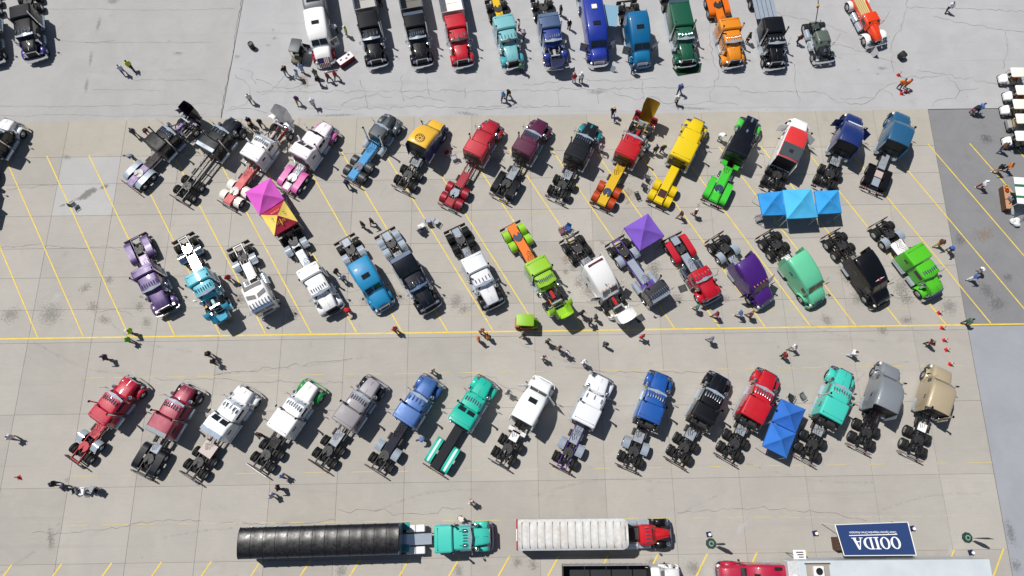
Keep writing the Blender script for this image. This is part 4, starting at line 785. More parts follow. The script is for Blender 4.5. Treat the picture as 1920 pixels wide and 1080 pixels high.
tr('O', 'red day cab truck with long red rear fenders and pale blue deck plates', (205, 20, 42), (548, 628), (488, 482), (462, 405), (240, 178), group=g3, hW=2.35, hS=2.35, rear='full', rearcol=(205, 22, 45), deck=[(.1, 1.0, .75, ALU), (2.2, 4.2, .8, ALU)], lights=5, tankmat=CHROME, stacks=None)
tr('O', 'deep purple aerodynamic truck with doors open and tall roof fairing', (78, 34, 130), (956, 660), (905, 535), (800, 330), (562, 178), group=g3, style='aero', hS=3.4, doors='lr', rear='half', rearcol=ALU, deck=[(2.6, 3.6, .8, ALU)], bump=CHROME, lights=5)
tr('O', 'pale mint green aerodynamic truck with a tall sloped roof', (112, 218, 172), (1346, 650), (1312, 535), (1205, 290), (942, 152), group=g3, style='aero', hS=3.3, hF=1.45, bump=(112, 218, 172), deck=[(3.0, 3.5, .95, WHITE)])
T, I = tr('O', 'black aerodynamic truck with a red and white winged emblem on its roof', (22, 23, 30), (1838, 652), (1782, 540), (1700, 290), (1437, 152), group=g3, style='aero', hS=3.3, hF=1.45, deck=[(3.0, 3.5, .9, (150, 150, 150))])
em = MB(); em.add([(-.12, -.1, 0), (.12, -.14, 0), (.16, .1, 0), (-.04, .16, 0)], [(0, 1, 2, 3)]); em.cur = 1; em.add([(-.06, .14, .002), (.05, .13, .002), (.02, .62, .002)], [(0, 1, 2)]); em.add([(-.06, -.1, .002), (.06, -.1, .002), (.02, -.55, .002)], [(0, 2, 1)])
em.build('roof_emblem', [paint((205, 30, 60)), paint((230, 230, 230))], T, (I['xW'] - .42, 0, I['zr'] + .29), (0, R(16), 0), smooth=False)
tr('Q', 'vivid green truck with a pale toolbox deck at the right end of the third row', (92, 210, 40), (1286, 578), (1216, 460), (1102, 242), (835, 68), (1168, 362), group=g3, rear='half', rearcol=ALU, deck=[(2.5, 3.9, 1.4, WHITE), (4.0, 4.5, 1.9, (225, 220, 210))], lights=7, visor=(80, 190, 40), stacks=None)
# fourth row, noses towards the upper right
tr('S', 'crimson truck with a red skeleton frame, first on the left of the fourth row', (200, 24, 60), (990, 212), (865, 345), (702, 505), (560, 820), (770, 420), group=g4, hS=2.5, frame=(195, 22, 45), rear='half', rearcol=ALU, deck=[(2.6, 4.3, .75, (200, 22, 50))], fifthmat=(195, 22, 45), lights=7, sw=2.2)
tr('S', 'wine red truck with long black rear fenders and a chrome roof band', (150, 36, 66, 'metal'), (1418, 262), (1318, 385), (1128, 600), (1065, 922), (1228, 475), group=g4, rear='full', rearcol=(30, 36, 46), deck=[(2.2, 3.1, .8, ALU)], lights=7, band=(110, 120, 128, 'metal'), fen=(45, 26, 34))
tr('S', 'white truck with dark skylight windows and a polished rear roof panel', (240, 241, 243), (1850, 280), (1765, 400), (1557, 610), (1420, 938), (1665, 485), group=g4, sky=True, hS=3.0, lights=5, deck=[(2.3, 3.6, 1.4, (205, 190, 185))], band=(120, 140, 165, 'metal'), horns=(-.45, .45))
tr('T', 'white sleeper truck with bright green front fenders and bumper', (240, 240, 240), (738, 238), (650, 392), (455, 588), (325, 882), (558, 455), group=g4, fen=(25, 145, 65), bump=(25, 145, 65), lights=7, deck=[(2.4, 3.4, .85, (55, 55, 58))], rbarmat=WHITE)
tr('T', 'silver-grey truck with black front fenders and slatted deck plates', (150, 146, 152), (1212, 215), (1115, 338), (945, 537), (792, 852), (1032, 415), group=g4, fen=(28, 28, 34), hood=(178, 174, 180), lights=7, deck=[(2.2, 3.7, .85, DIAMOND)], rbarmat=BLACK)
tr('T', 'denim blue truck with a long navy deck and polished half fenders', (66, 112, 182, 'metal'), (1642, 208), (1532, 332), (1415, 522), (1217, 887), (1482, 408), group=g4, deck=[(1.9, 5.4, .85, (30, 34, 56))], rear='half', rearcol=ALU, lights=5, fen=(50, 98, 175, 'metal'))
tr('U', 'teal truck with skylights and white-striped teal rear fenders', (30, 200, 176), (455, 215), (370, 345), (225, 537), (58, 880), (305, 412), group=g4, sky=True, hS=3.0, deck=[(.05, 5.2, .9, (34, 38, 46))], rear='full', rearcol=(30, 200, 176), fstripe=(225, 235, 235), fifth=False, lights=7, frame=BLK, visor=(30, 195, 172))
tr('U', 'white aerodynamic truck with a dark sunroof in the middle of the fourth row', (240, 243, 243), (890, 215), (832, 308), (692, 500), (552, 840), group=g4, style='aero', hS=3.4, fair=.55, sunroof=True, srx=.7, doors='lr', deck=[(2.4, 3.4, .8, WHITE), (3.2, 3.6, 1.8, (215, 215, 215))])
T, I = tr('U', 'silver-white truck with a purple frame and pale blue lettered deck', (226, 228, 234), (1330, 192), (1268, 318), (1172, 537), (1012, 870), (1222, 395), group=g4, frame=(88, 50, 150), deck=[(2.5, 4.6, .75, ALU)], rear='half', rearcol=ALU, lights=3, vis=False)
lettering('1ZZY', .3, paint((40, 60, 110), 'dull'), T, (3.7, 0, 1.09), R(-90))
tr('U', 'royal blue truck with chrome bullet lights in the fourth row', (26, 92, 178), (1776, 172), (1722, 302), (1655, 512), (1512, 866), (1696, 385), rack=True, group=g4, rear='half', rearcol=ALU, lights=7, deck=[(2.5, 3.5, .9, DIAMOND)], lscale=(2., 1.3, 1.3))
tr('V', 'black truck with chrome bullet lights, left of the red one in the fourth row', (26, 27, 33), (625, 188), (562, 308), (452, 502), (276, 830), (512, 395), rack=True, group=g4, lights=7, deck=[(2.5, 3.4, .9, DIAMOND)], lscale=(2., 1.3, 1.3))
tr('V', 'bright red truck beside the pair of blue tents', (205, 20, 40), (990, 162), (932, 282), (842, 503), (652, 800), (902, 352), rack=True, group=g4, lights=7, deck=[(2.6, 3.5, .9, DIAMOND)], lscale=(2., 1.3, 1.3))
tr('V', 'bright turquoise truck right of the pair of blue tents', (70, 212, 195), (1556, 148), (1520, 275), (1430, 500), (1242, 806), (1486, 356), rack=True, group=g4, lights=7, deck=[(2.6, 3.5, .9, DIAMOND)], lscale=(1.6, 1.2, 1.2))
tr('W', 'silver aerodynamic truck in the fourth row with a broad smooth roof', (146, 152, 160, 'metal'), (936, 106), (925, 208), (905, 432), (690, 720), group=g4, style='aero', hS=3.5, fair=.45, deck=[(2.6, 3.3, .7, BLK)], bump=CHROME)
tr('W', 'sand-coloured sleeper truck at the right end of the fourth row', (196, 180, 150, 'metal'), (1330, 128), (1308, 228), (1292, 448), (1082, 776), group=g4, style='aero', hS=3.0, hF=1.6, fair=.25, deck=[(2.5, 3.3, .8, WHITE)], bump=CHROME, stacks=True)
# a tall dark truck just outside the left edge, whose shadow falls into the picture
tr('E', 'dark tall truck left of the picture whose shadow falls across the left edge', BLK, (-165, 520), (-250, 640), (-360, 840), None, (-290, 710), L=9, group=g2, hS=3.4)
# ---------------------------------------------------------------- articulated rigs along the bottom
def axis_thing(name, label, cat, rear, front, h, group=None):
    a, b = at(*rear, h), at(*front, h); d = b - a
    return thing(name, label, cat, a, math.atan2(d.y, d.x), group), d.length
gB = 'rigs parked along the bottom'
truck('turquoise sleeper truck coupled to the black tarped trailer', (70, 212, 195), (918, 1006), (879, 1008), (814, 1011), (705, 1015), (849, 1010), group=gB, lights=7, hS=2.85, rear='dual', deck=[(2.5, 5.1, .95, ALU)], fifth=False, rbar=False, flaps=False, L=None, horns=(-.6, .6))
o, L = axis_thing('tarp_trailer', 'long black tarped hopper trailer behind the turquoise truck', 'trailer', (447, 1019), (748, 1010), 3.2)
tm = MB(); secs = []
TARP = simple('black_vinyl_tarp', (.008, .008, .010), .4, 0, .35, 4)
nb = 13
for k in range(nb * 4 + 1):
    x = L * k / (nb * 4); sag = -.03 * math.sin(math.pi * (k % 4) / 4)
    row = []
    for i in range(15):
        a = math.pi * i / 14; row.append((x, -1.32 * math.cos(a) * (1 if 0 < i < 14 else 1.0) * (1 - .012 * (k % 4 != 0)), 2.75 + (.72 + sag * random.uniform(.4, 1.6) + random.uniform(-.015, .015)) * math.sin(a) ** .62))
    secs.append(row)
tm.loft(secs, False, False); tm.build('tarp', TARP, o)
for k in range(nb + 1):
    b = MB(); x = L * k / nb; b.tube([(x, -1.33 * math.cos(math.pi * i / 20), 2.76 + .73 * math.sin(math.pi * i / 20) ** .62) for i in range(21)], .018, 5); b.build('bow', BLACK, o)
TEALP = paint((30, 160, 160)); MB().box(0, L, -1.3, 1.3, 1.2, 2.76, .03).build('hopper_body', paint((36, 38, 42)), o)
MB().box(L - .04, L + .06, -1.3, 1.3, 1.1, 3.3, .03).build('front_wall', paint((70, 90, 120), 'metal'), o)
for s in (-1, 1):
    MB().box(L - .02, L + .62, s * .62, s * 1.28, 1.12, 1.2, .03).build('front_fender', TEALP, o); MB().box(0, L, s * 1.3, s * 1.345, 2.68, 2.78, .01).build('tarp_rail', ALU, o)
    for x in (.9, 2.2, L - .9 + .2): wheel(o, x, s * 1.05, .28, .5, s)
    MB().box(L - 3.2, L - 3., s * .6, s * .75, .1, 1.2).build('landing_leg', BLACK, o)
tt = [q for q in bpy.data.objects if q.get('label', '').startswith('turquoise sleeper')][0]
for s in (-1, 1):
    for x in (2.8, 3.66): MB().box(x, x + .82, s * .62, s * 1.26, .5, 1.1, .05).build('tank_box', paint((228, 228, 230)), tt)
T, I = truck('small red vintage truck with black fenders pulling the white hopper trailer', (215, 30, 40), (1256, 1001), (1222, 1002), (1200, 1003), (1135, 1004), style='classic', group=gB, fen=(20, 22, 24), deck=[(1.6, 3.0, .8, IRON)], fifth=False, axles=(1.1,), rbar=False, flaps=False, lights=5, cleaner=False, stacks=None, vis=False, strip=False)
o, L = axis_thing('hopper_trailer', 'white ribbed hopper trailer with stained tarp behind the red vintage truck', 'trailer', (971, 1003), (1178, 1001), 3.0)
m, t, b = newmat('stained_white_tarp'); pos = N(t, 'ShaderNodeNewGeometry').outputs['Position']
t.links.new(mix(t, ramp(t, noise(t, pos, .8, 5, .7), .53, .7, 0, .5), mix(t, ramp(t, noise(t, pos, 3, 4), .35, .7), (.50, .49, .475), (.60, .60, .59)), (.42, .31, .23)), b.inputs['Base Color']); b.inputs['Roughness'].default_value = .6
WT = m; secs = []
for k in range(57):
    x = L * k / 56; e = 1. if x < L - .5 else max(.3, math.sqrt(max(0, 1 - ((x - L + .5) / .52) ** 2)) * .35 + .65)
    row = []
    for i in range(13):
        u = -1 + i / 6; y = 1.29 * e * (abs(u) ** .8) * (1 if u > 0 else -1); z = 2.95 + (.26 + (.05 if k % 4 == 0 else 0) + random.uniform(-.006, .006)) * (1 - abs(u) ** 3.2) * (1 if k < 55 else .4); row.append((x, y, z))
    secs.append([(row[0][0], row[0][1], 1.3)] + row + [(row[-1][0], row[-1][1], 1.3)])
tb = MB(); tb.loft(secs, True, False); tb.build('tarp', WT, o)
for k in range(14): MB().box(L * (k + .5) / 14.5 - .03, L * (k + .5) / 14.5 + .03, -1.1, 1.1, 3.2, 3.245, .015).build('rib', paint((205, 205, 205), 'plastic'), o)
MB().box(-.14, .0, -1.3, 1.3, 1.2, 3.05, .02).build('tail_panel', paint((180, 45, 55)), o); MB().box(-.142, -.06, -.5, .5, 3.0, 3.06).build('tail_sign', paint((230, 230, 230)), o)
MB().box(L + .1, L + 1.2, -.42, .42, .95, 1.1, .02).build('coupling_deck', IRON, o)
for s in (-1, 1):
    for x in (.8, 2.0): wheel(o, x, s * 1.05, .28, .5, s)
    MB().box(0, L - .4, s * 1.29, s * 1.32, 2.85, 2.97, .01).build('top_rail', ALU, o)
# white day cab and dark open trailer at the bottom edge
T, I = truck('white day cab truck with a black open trailer, cut by the bottom edge', WHITE, (1275, 1088), (1240, 1088), (1222, 1088), (1175, 1089), group=gB, style='aero', hS=2.7, hW=2.6, hF=1.6, fair=.2, axles=(.9,), deck=[], fifth=False, rbar=False, flaps=False)
o, L = axis_thing('open_trailer', 'black open-topped trailer behind the white day cab at the bottom edge', 'trailer', (1056, 1090), (1219, 1089), 2.9)
MB().box(0, L, -1.24, 1.24, 1.5, 1.55).build('floor', paint((32, 36, 44), 'dull'), o)
for s in (-1, 1): MB().box(0, L, s * 1.24, s * 1.3, 1.3, 2.9, .01).build('side_wall', paint((170, 172, 176), 'metal'), o)
for x in (0, L - .06): MB().box(x, x + .06, -1.24, 1.24, 1.3, 2.9, .01).build('end_wall', BLACK, o)
for k in range(1, 4): MB().box(L * k / 4 - .03, L * k / 4 + .03, -1.24, 1.24, 2.8, 2.88).build('cross_bar', BLACK, o)
for k in range(12):
    for s in (-1, 1): MB().box(L * k / 12 + .1, L * k / 12 + .2, s * 1.3, s * 1.36, 1.3, 2.92, .01).build('side_post', ALU, o)
for s in (-1, 1):
    for x in (.8, 2.): wheel(o, x, s * 1.05, .28, .5, s)
# red aerodynamic truck with the exhibition trailer
T, I = truck('crimson rounded sleeper truck pulling the long white exhibition trailer', (190, 24, 66), (1352, 1083), (1402, 1083), (1476, 1083), (1545, 1083), style='aero', group=gB, hS=3.3, hF=1.6, fair=.35, deck=[], fifth=False, sunroof=True, srx=.78, bump=CHROME, rbar=False, flaps=False)
part('vac', lambda m: m.box(-.35, .35, -.14, .14, 0, .14, .06), 'roof_vent', BLACK, T, (I['xS'] + .7, -.85, I['hS'] - .05))
o, L = axis_thing('exhibition_trailer', 'long white exhibition trailer under the navy lettered awning', 'trailer', (1862, 1079), (1500, 1082), 4.0)
TW = simple('white_trailer_skin', (.50, .55, .585), .4, 0, .06, .6); MB().box(0, L, -1.3, 1.3, 1.0, 4.0, .06).build('body', TW, o)
for k in range(8): MB().box(L * k / 8 + .2, L * k / 8 + .26, -1.22, 1.22, 4.0, 4.012).build('roof_seam', TW, o)
MB().box(L - .06, L + .9, -1.3, 1.3, 2.2, 3.95, .08).build('front_cap', simple('cap_white', (.52, .53, .54), .4), o); part('dish', lambda m: m.ball((0, 0, 0), .25, 14, 8, .7), 'antenna_dome', WHITEPL, o, (L + .35, .0, 4.05))
MB().box(L - 2.6, L - .6, -1.05, 1.0, 4.01, 4.05, .01).build('roof_platform', paint((190, 180, 168), 'dull'), o)
for y in (-1.08, 1.03): MB().box(L - 2.7, L - .5, y - .04, y + .04, 4.02, 4.14).build('platform_rail', paint((90, 80, 72), 'dull'), o)
ac = MB(); ac.box(L - 2., L - 1.1, -.9, -.05, 4.06, 4.45, .06); ac.build('air_conditioner', WHITEPL, o); fan = MB(); fan.cyl((L - 1.55, -.48, 4.45), (L - 1.55, -.48, 4.47), .3, n=16); fan.build('fan_grille', BLACK, o)
for s in (-1, 1):
    for x in (1.6, 2.9): wheel(o, x, s * 1.05, .28, .5, s)
# its awning, hung out from the trailer side on the north
A = [at(1565.5, 984, 2.9), at(1702, 979, 2.9), at(1718, 1041, 3.7), at(1583, 1042, 3.7)]
hz = (2.9, 2.9, 3.7, 3.7)
aw = thing('awning', 'navy blue awning lettered OOIDA hung from the white exhibition trailer', 'awning', (0, 0))
NAVY = paint((32, 66, 128), 'cloth'); V = []; F = []; nu, nv = 16, 8
for j in range(nv + 1):
    for i in range(nu + 1):
        u, v_ = i / nu, j / nv; p = A[0].lerp(A[1], u).lerp(A[3].lerp(A[2], u), v_); V.append((p.x, p.y, 2.9 + .8 * v_ - .05 * math.sin(math.pi * v_) * (1 + .2 * math.sin(u * 9))))
for j in range(nv):
    for i in range(nu): F.append((j * (nu + 1) + i, j * (nu + 1) + i + 1, (j + 1) * (nu + 1) + i + 1, (j + 1) * (nu + 1) + i))
am = MB(); am.add(V, F); am.build('canopy', NAVY, aw)
for (i, j) in ((0, 1), (3, 2), (0, 3), (1, 2)):
    b = MB(); b.cyl((*A[i], hz[i] + .01), (*A[j], hz[j] + .01), .04, n=8); b.build('awning_rail', WHITEPL, aw)
for i in (0, 1): b = MB(); b.cyl((*A[i], .0), (*A[i], 2.9), .03, n=8); b.build('awning_leg', WHITEPL, aw)
def on_awn(s, tt_, d=.02):                                 # point on the canopy: s from reader's left to right (east to west), tt_ up (towards the trailer=0)
    p = A[2].lerp(A[3], s).lerp(A[1].lerp(A[0], s), tt_); v_ = 1 - tt_
    return (p.x, p.y, 2.9 + .8 * v_ - .05 * math.sin(math.pi * v_) * 1.2 + d + .02)
LW = paint((240, 240, 240), 'plastic')
def glyph(strokes, s0, s1, t0, t1):
    mb = MB()
    for poly in strokes:                                    # each a strip of (outer, inner) pairs in unit coordinates
        P = [on_awn(s0 + (s1 - s0) * a, t0 + (t1 - t0) * b) for pr_ in poly for (a, b) in pr_]
        mb.add(P, [(2 * k, 2 * k + 1, 2 * k + 3, 2 * k + 2) for k in range(len(poly) - 1)])
    return mb.build('letter', LW, aw, smooth=False)
def ringO(): return [[((.5 + .5 * math.cos(a), .5 + .5 * math.sin(a)), (.5 + .27 * math.cos(a), .5 + .43 * math.sin(a))) for a in [k * math.pi / 16 for k in range(33)]]]
bar = lambda x0, x1, y0, y1: [((x0, y0), (x1, y0)), ((x0, y1), (x1, y1))]
Dg = [bar(.12, .32, 0, 1), bar(0, .4, 0, .07), bar(0, .4, .93, 1), [((.4 + .6 * math.cos(a), .5 + .5 * math.sin(a)), (.4 + .36 * math.cos(a), .5 + .43 * math.sin(a))) for a in [-math.pi / 2 + k * math.pi / 16 for k in range(17)]]]
Ig = [bar(.3, .7, 0, 1), bar(.05, .95, 0, .07), bar(.05, .95, .93, 1)]
Ag = [[((.12, 0), (.22, 0)), ((.46, 1), (.54, 1))], [((.66, 0), (.9, 0)), ((.44, 1), (.62, 1))], bar(.28, .74, .3, .38), bar(0, .34, 0, .06), bar(.56, 1, 0, .06)]
for gl, s0, s1 in ((ringO(), .17, .305), (ringO(), .315, .45), (Ig, .455, .535), (Dg, .54, .68), (Ag, .675, .83)): glyph(gl, s0, s1, .565, .19)
glyph([bar(0, 1, 0, 1)], .185, .85, .65, .625)
e1_ = Vector((A[3] - A[2])).normalized(); angA = math.atan2(e1_.y, e1_.x)
tx = lettering('Owner-Operator Independent Drivers Association', .26, LW, aw, on_awn(.515, .715, .03), angA); wtx = tx.dimensions.x; tx.scale = ((A[3] - A[2]).length * .66 / wtx, 1.15, 1)
tx.rotation_euler = (Matrix.Rotation(angA, 3, 'Z') @ Matrix.Rotation(math.atan2(.8, (A[0] - A[3]).length), 3, 'X')).to_euler()
# sign board by the trailer nose, brown crate under the awning
o = thing('sign_board', 'small white sign board standing beside the exhibition trailer\'s nose', 'sign', at(1499, 1040, 2.2), R(90)); MB().box(-.4, .4, -.55, .55, 2.2, 2.24, .01).build('panel', WHITEPL, o)
for k in range(3): MB().box(-.25 + k * .2, -.15 + k * .2, -.35, .1 + .1 * k, 2.241, 2.245).build('print_line', paint((70, 50, 70), 'dull'), o)
for s in (-1, 1): MB().cyl((0, s * .4, 0), (0, s * .4, 2.2), .03, n=6).build('post', BLACK, o)
o = thing('wooden_crate', 'brown wooden crate half hidden under the navy awning', 'crate', at(1573, 1018), R(2)); BRN = paint((95, 62, 45), 'dull')
for k in range(4): MB().box(-.7, .7, -.55 + k * .28, -.29 + k * .28, .9, .95, .01).build('board', BRN, o)
MB().box(-.68, .68, -.54, .54, 0, .9, .01).build('box', BRN, o)

# ---------------------------------------------------------------- tents
def tent(label, corners, apex, cols, z=2.25, top=3.15, logo=None, group=None, cls=None):
    P = [at(*c_, z) for c_ in corners]; ap = at(*apex, top); c_ = sum(P, Vector((0, 0))) / 4
    o = thing('canopy_tent', label, 'tent', c_, 0, group); ap = Vector((ap.x, ap.y)) - c_; Q = [p - c_ for p in P]
    if (Q[1] - Q[0]).cross(Q[2] - Q[1]) < 0: Q = Q[::-1]; cols = cols[2::-1] + cols[3:] if len(cols) == 4 else cols
    rnd = random.Random(hash(label) % 1000 if False else len(label))
    for i in range(4):
        a, b = Q[i], Q[(i + 1) % 4]; n = 8; V = []; ix = {}
        for r in range(n + 1):
            for k in range(r + 1):
                t_ = r / n; s_ = k / r if r else 0; p = ap.lerp(a.lerp(b, s_), t_)
                sag = .10 * math.sin(math.pi * t_) * math.sin(math.pi * s_) + .06 * t_ * math.sin(math.pi * s_) + .03 * math.sin(13 * s_ + 6 * t_ + 2 * i) * t_ * math.sin(math.pi * s_) + .018 * math.sin(27 * s_ - 9 * t_ + i) * math.sin(math.pi * t_)
                ix[r, k] = len(V); V.append((p.x, p.y, top + (z - top) * t_ - sag))
        F = []
        for r in range(n):
            for k in range(r + 1):
                F.append((ix[r, k], ix[r + 1, k], ix[r + 1, k + 1]))
                if k < r: F.append((ix[r, k], ix[r + 1, k + 1], ix[r, k + 1]))
        m_ = MB(); m_.add(V, F); M = paint(cols[i % len(cols)], 'cloth', .8); pn = m_.build('canopy_panel', M, o, ang=60)
        va = MB(); W_ = []
        for k in range(9): q = a.lerp(b, k / 8); sg = .06 * math.sin(math.pi * k / 8); W_ += [(q.x, q.y, z - sg), (q.x * 1.005, q.y * 1.005, z - .24)]
        va.add(W_, [(2 * k, 2 * k + 1, 2 * k + 3, 2 * k + 2) for k in range(8)]); va.build('valance', M, o, smooth=False)
        MB().cyl((*(a * .985), 0), (*(a * .985), z - .02), .028, n=6).build('leg', WHITEPL, o); rp = MB(); rp.cyl((*(a * .98), z - .1), (*ap, top - .06), .02, n=6); rp.build('rafter', ALU, o)
    return o, Q, ap
z7 = lambda x, y: (440 + x / 7.2, 320 + y / 7.2)
tent('bright pink canopy tent next to the white truck with red frame', [z7(480, 95), z7(668, 385), z7(330, 600), z7(135, 290)], z7(388, 320), [(222, 95, 205)])
cor = [z7(665, 405), z7(855, 690), z7(535, 880), z7(350, 597)]
MAR = (170, 30, 62); GOL = (252, 222, 110)
P_ = [at(*c_, 2.25) for c_ in cor]; ccw = (P_[1] - P_[0]).cross(P_[2] - P_[1]) > 0
o, Q, ap = tent('maroon and gold canopy tent with a gold letter emblem, joined to the pink tent', cor if ccw else cor[::-1], z7(578, 603), [GOL, MAR, GOL, MAR] if ccw else [MAR, GOL, MAR, GOL][1:] + [MAR])
def on_panel(pts_px): return sum((at(*p, 2.6) for p in pts_px), Vector((0, 0))) / len(pts_px)
def panel_text(txt, size, px, col, outward, dz, parent):
    p = at(*px, 2.62) - Vector((parent.location.x, parent.location.y)); d = outward.normalized(); ang = math.atan2(d.y, d.x) + math.pi / 2
    l = lettering(txt, size, paint(col, 'dull'), parent, (p.x, p.y, dz)); l.rotation_euler = (Matrix.Rotation(ang, 3, 'Z') @ Matrix.Rotation(math.atan2(.9, 1.9), 3, 'X')).to_euler(); return l
cc = Vector((o.location.x, o.location.y)); c2 = at(*z7(640, 700), 2.6) - cc; c4 = at(*z7(555, 560), 2.6) - cc
panel_text('STATE', .36, z7(632, 694), (250, 200, 60), c2 - ap, 2.78, o); panel_text('I', .95, z7(636, 700), (250, 200, 60), c2 - ap, 2.75, o); panel_text('STATE', .34, z7(552, 562), (250, 200, 60), c4 - ap, 2.85, o)
panel_text('1 A', .3, z7(672, 575), (60, 50, 45), at(*z7(760, 560), 2.6) - cc - ap, 2.8, o); panel_text('A Y', .3, z7(518, 672), (60, 50, 45), at(*z7(440, 690), 2.6) - cc - ap, 2.8, o)
tent('violet canopy tent between the purple and red day cabs', [(1215, 400), (1246, 442), (1200, 470), (1170, 427)], (1207, 430), [(128, 88, 200)])
zz_ = lambda x, y: (1200 + x / 4, 180 + y / 4); LB = (36, 158, 232)
gT = 'light blue tents in a line'
tent('left light blue canopy tent of the three in a line', [zz_(885, 730), zz_(1065, 712), zz_(1090, 890), zz_(920, 895)], zz_(998, 785), [(46, 156, 232)], z=2.1, top=2.9, group=gT)
tent('middle light blue canopy tent, largest and palest of the three in a line', [zz_(1070, 705), zz_(1285, 695), zz_(1335, 908), zz_(1105, 920)], zz_(1215, 785), [(78, 192, 244)], z=2.35, top=3.2, group=gT)
tent('right light blue canopy tent of the three in a line', [zz_(1310, 710), zz_(1490, 705), zz_(1515, 875), zz_(1335, 885)], zz_(1425, 780), [(52, 166, 238)], z=2.1, top=2.9, group=gT)
yy_ = lambda x, y: (1200 + x / 4, 660 + y / 4)
tent('upper cobalt blue tent of the pair beside the red truck', [yy_(1060, 350), yy_(1245, 430), yy_(1170, 607), yy_(988, 518)], yy_(1125, 470), [(44, 112, 205)], group='cobalt tents')
tent('lower cobalt blue tent of the pair beside the red truck', [yy_(985, 525), yy_(1170, 612), yy_(1100, 795), yy_(920, 705)], yy_(1060, 655), [(46, 120, 215)], group='cobalt tents')
# ---------------------------------------------------------------- people
def make_pose(arms, legs, lean=0., sit=0., head=0.):
    "one continuous skinned body facing +x; arms/legs: per side (elbow, wrist) and (knee, ankle) positions"
    P = []; E = []; Rd = []; tg = []
    def v(p, r, r2=None): P.append(Vector(p)); Rd.append((r, r2 or r)); return len(P) - 1
    def e(a, b, t_): E.append((a, b)); tg.append(t_)
    dz = -sit; lx = math.sin(R(lean)); lz = math.cos(R(lean)); hip = Vector((0, 0, .95 + dz))
    up = lambda d, fx=0, y=0: hip + Vector((lx * d + lz * fx, y, lz * d - lx * fx))
    pel = v(hip, .13, .16); sp = v(up(.22), .115, .15); ch = v(up(.44), .12, .17); nk = v(up(.57), .055); hd = v(up(.69, .02 + head), .088, .082); ht = v(up(.80, .03 + head), .07, .065); ns = v(up(.68, .105 + head), .022)
    e(pel, sp, 'shirt'); e(sp, ch, 'shirt'); e(ch, nk, 'shirt'); e(nk, hd, 'skin'); e(hd, ht, 'hair'); e(hd, ns, 'skin')
    for s, (el, wr), (kn, an) in ((1, arms[0], legs[0]), (-1, arms[1], legs[1])):
        sh = v(up(.46, 0, s * .19), .068); a = v(up(.46 + el[2], el[0], s * (.19 + el[1])), .046); b = v(up(.46 + wr[2], wr[0], s * (.19 + wr[1])), .034); d_ = (P[b] - P[a]).normalized(); h = v(P[b] + d_ * .09, .036, .026)
        e(ch, sh, 'shirt'); e(sh, a, 'shirt'); e(a, b, 'skin'); e(b, h, 'skin')
        hp = v(hip + Vector((0, s * .1, -.06)), .1); k = v((kn[0], s * (.11 + kn[1]), kn[2]), .065); f = v((an[0], s * (.12 + an[1]), an[2]), .042); t_ = v((an[0] + .17, s * (.14 + an[1]), an[2] - .055), .038)
        e(pel, hp, 'pants'); e(hp, k, 'pants'); e(k, f, 'pants'); e(f, t_, 'shoe')
    me = bpy.data.meshes.new('p'); me.from_pydata([tuple(p) for p in P], E, []); ob = bpy.data.objects.new('p', me); COL.objects.link(ob)
    ob.modifiers.new('s', 'SKIN'); ob.modifiers.new('d', 'SUBSURF').levels = 1; ob.modifiers['d'].render_levels = 1
    for i, sv in enumerate(me.skin_vertices[0].data): k_ = 1.38 if i in (3, 4, 5) else 1.0 if i == 6 else 1.6 if i < 3 else 1.5; sv.radius = (Rd[i][0] * k_, Rd[i][1] * k_); sv.use_root = (i == 0)
    bpy.context.view_layer.update(); out = bpy.data.meshes.new_from_object(ob.evaluated_get(bpy.context.evaluated_depsgraph_get())); bpy.data.objects.remove(ob)
    names = ['shirt', 'skin', 'pants', 'shoe', 'hair']
    def sd(p, a, b): d = b - a; u = max(0, min(1, (p - a).dot(d) / d.length_squared)); return (p - a - d * u).length
    # fingers: four and a thumb on each hand, slightly curled
    bm_v = [tuple(q.co) for q in out.vertices]; bm_f = [tuple(q.vertices) for q in out.polygons]; mi = []
    for q in out.polygons:
        c_ = q.center; i = min(range(len(E)), key=lambda i: sd(c_, P[E[i][0]], P[E[i][1]]) - .5 * (Rd[E[i][0]][0] + Rd[E[i][1]][0])); mi.append(names.index(tg[i]))
    mb = MB(); mb.v = bm_v; mb.f = bm_f; mb.mi = mi; mb.cur = 1
    hands = [i for i, (a, b) in enumerate(E) if tg[i] == 'skin' and Rd[b][1] == .026]
    for i in hands:
        a, b = P[E[i][0]], P[E[i][1]]; d_ = (b - a).normalized(); w = d_.orthogonal().normalized(); n_ = d_.cross(w)
        for k, l in enumerate((.06, .075, .07, .055)): q = b + w * (k - 1.5) * .018; mb.cyl(q - d_ * .02, q + d_ * l * .6 + n_ * .004, .0095, .0085, 5); mb.cyl(q + d_ * l * .6 + n_ * .004, q + d_ * l + n_ * .02, .0085, .006, 5)
        mb.cyl(b - d_ * .05 + w * .025, b + d_ * .0 + w * .055, .011, .008, 5)
    me2 = mb.mesh('person', [SKIN] * 5); return me2
DN = ((.02, .06, -.28), (.08, .05, -.5)); CR = ((.02, .07, -.26), (.2, -.12, -.24)); HP = ((-.08, .16, -.22), (.08, .02, -.36)); FW = ((.1, .05, -.26), (.3, 0, -.3)); BK = ((-.14, .05, -.25), (-.12, .05, -.48)); UPA = ((.12, .08, -.2), (.32, .02, .05))
ST = ((.02, .02, .5), (0, .02, .09)); SF = ((.2, 0, .52), (.26, 0, .1)); SB = ((-.02, 0, .5), (-.3, 0, .14)); SIT = ((.42, .04, .5), (.44, .03, .09))
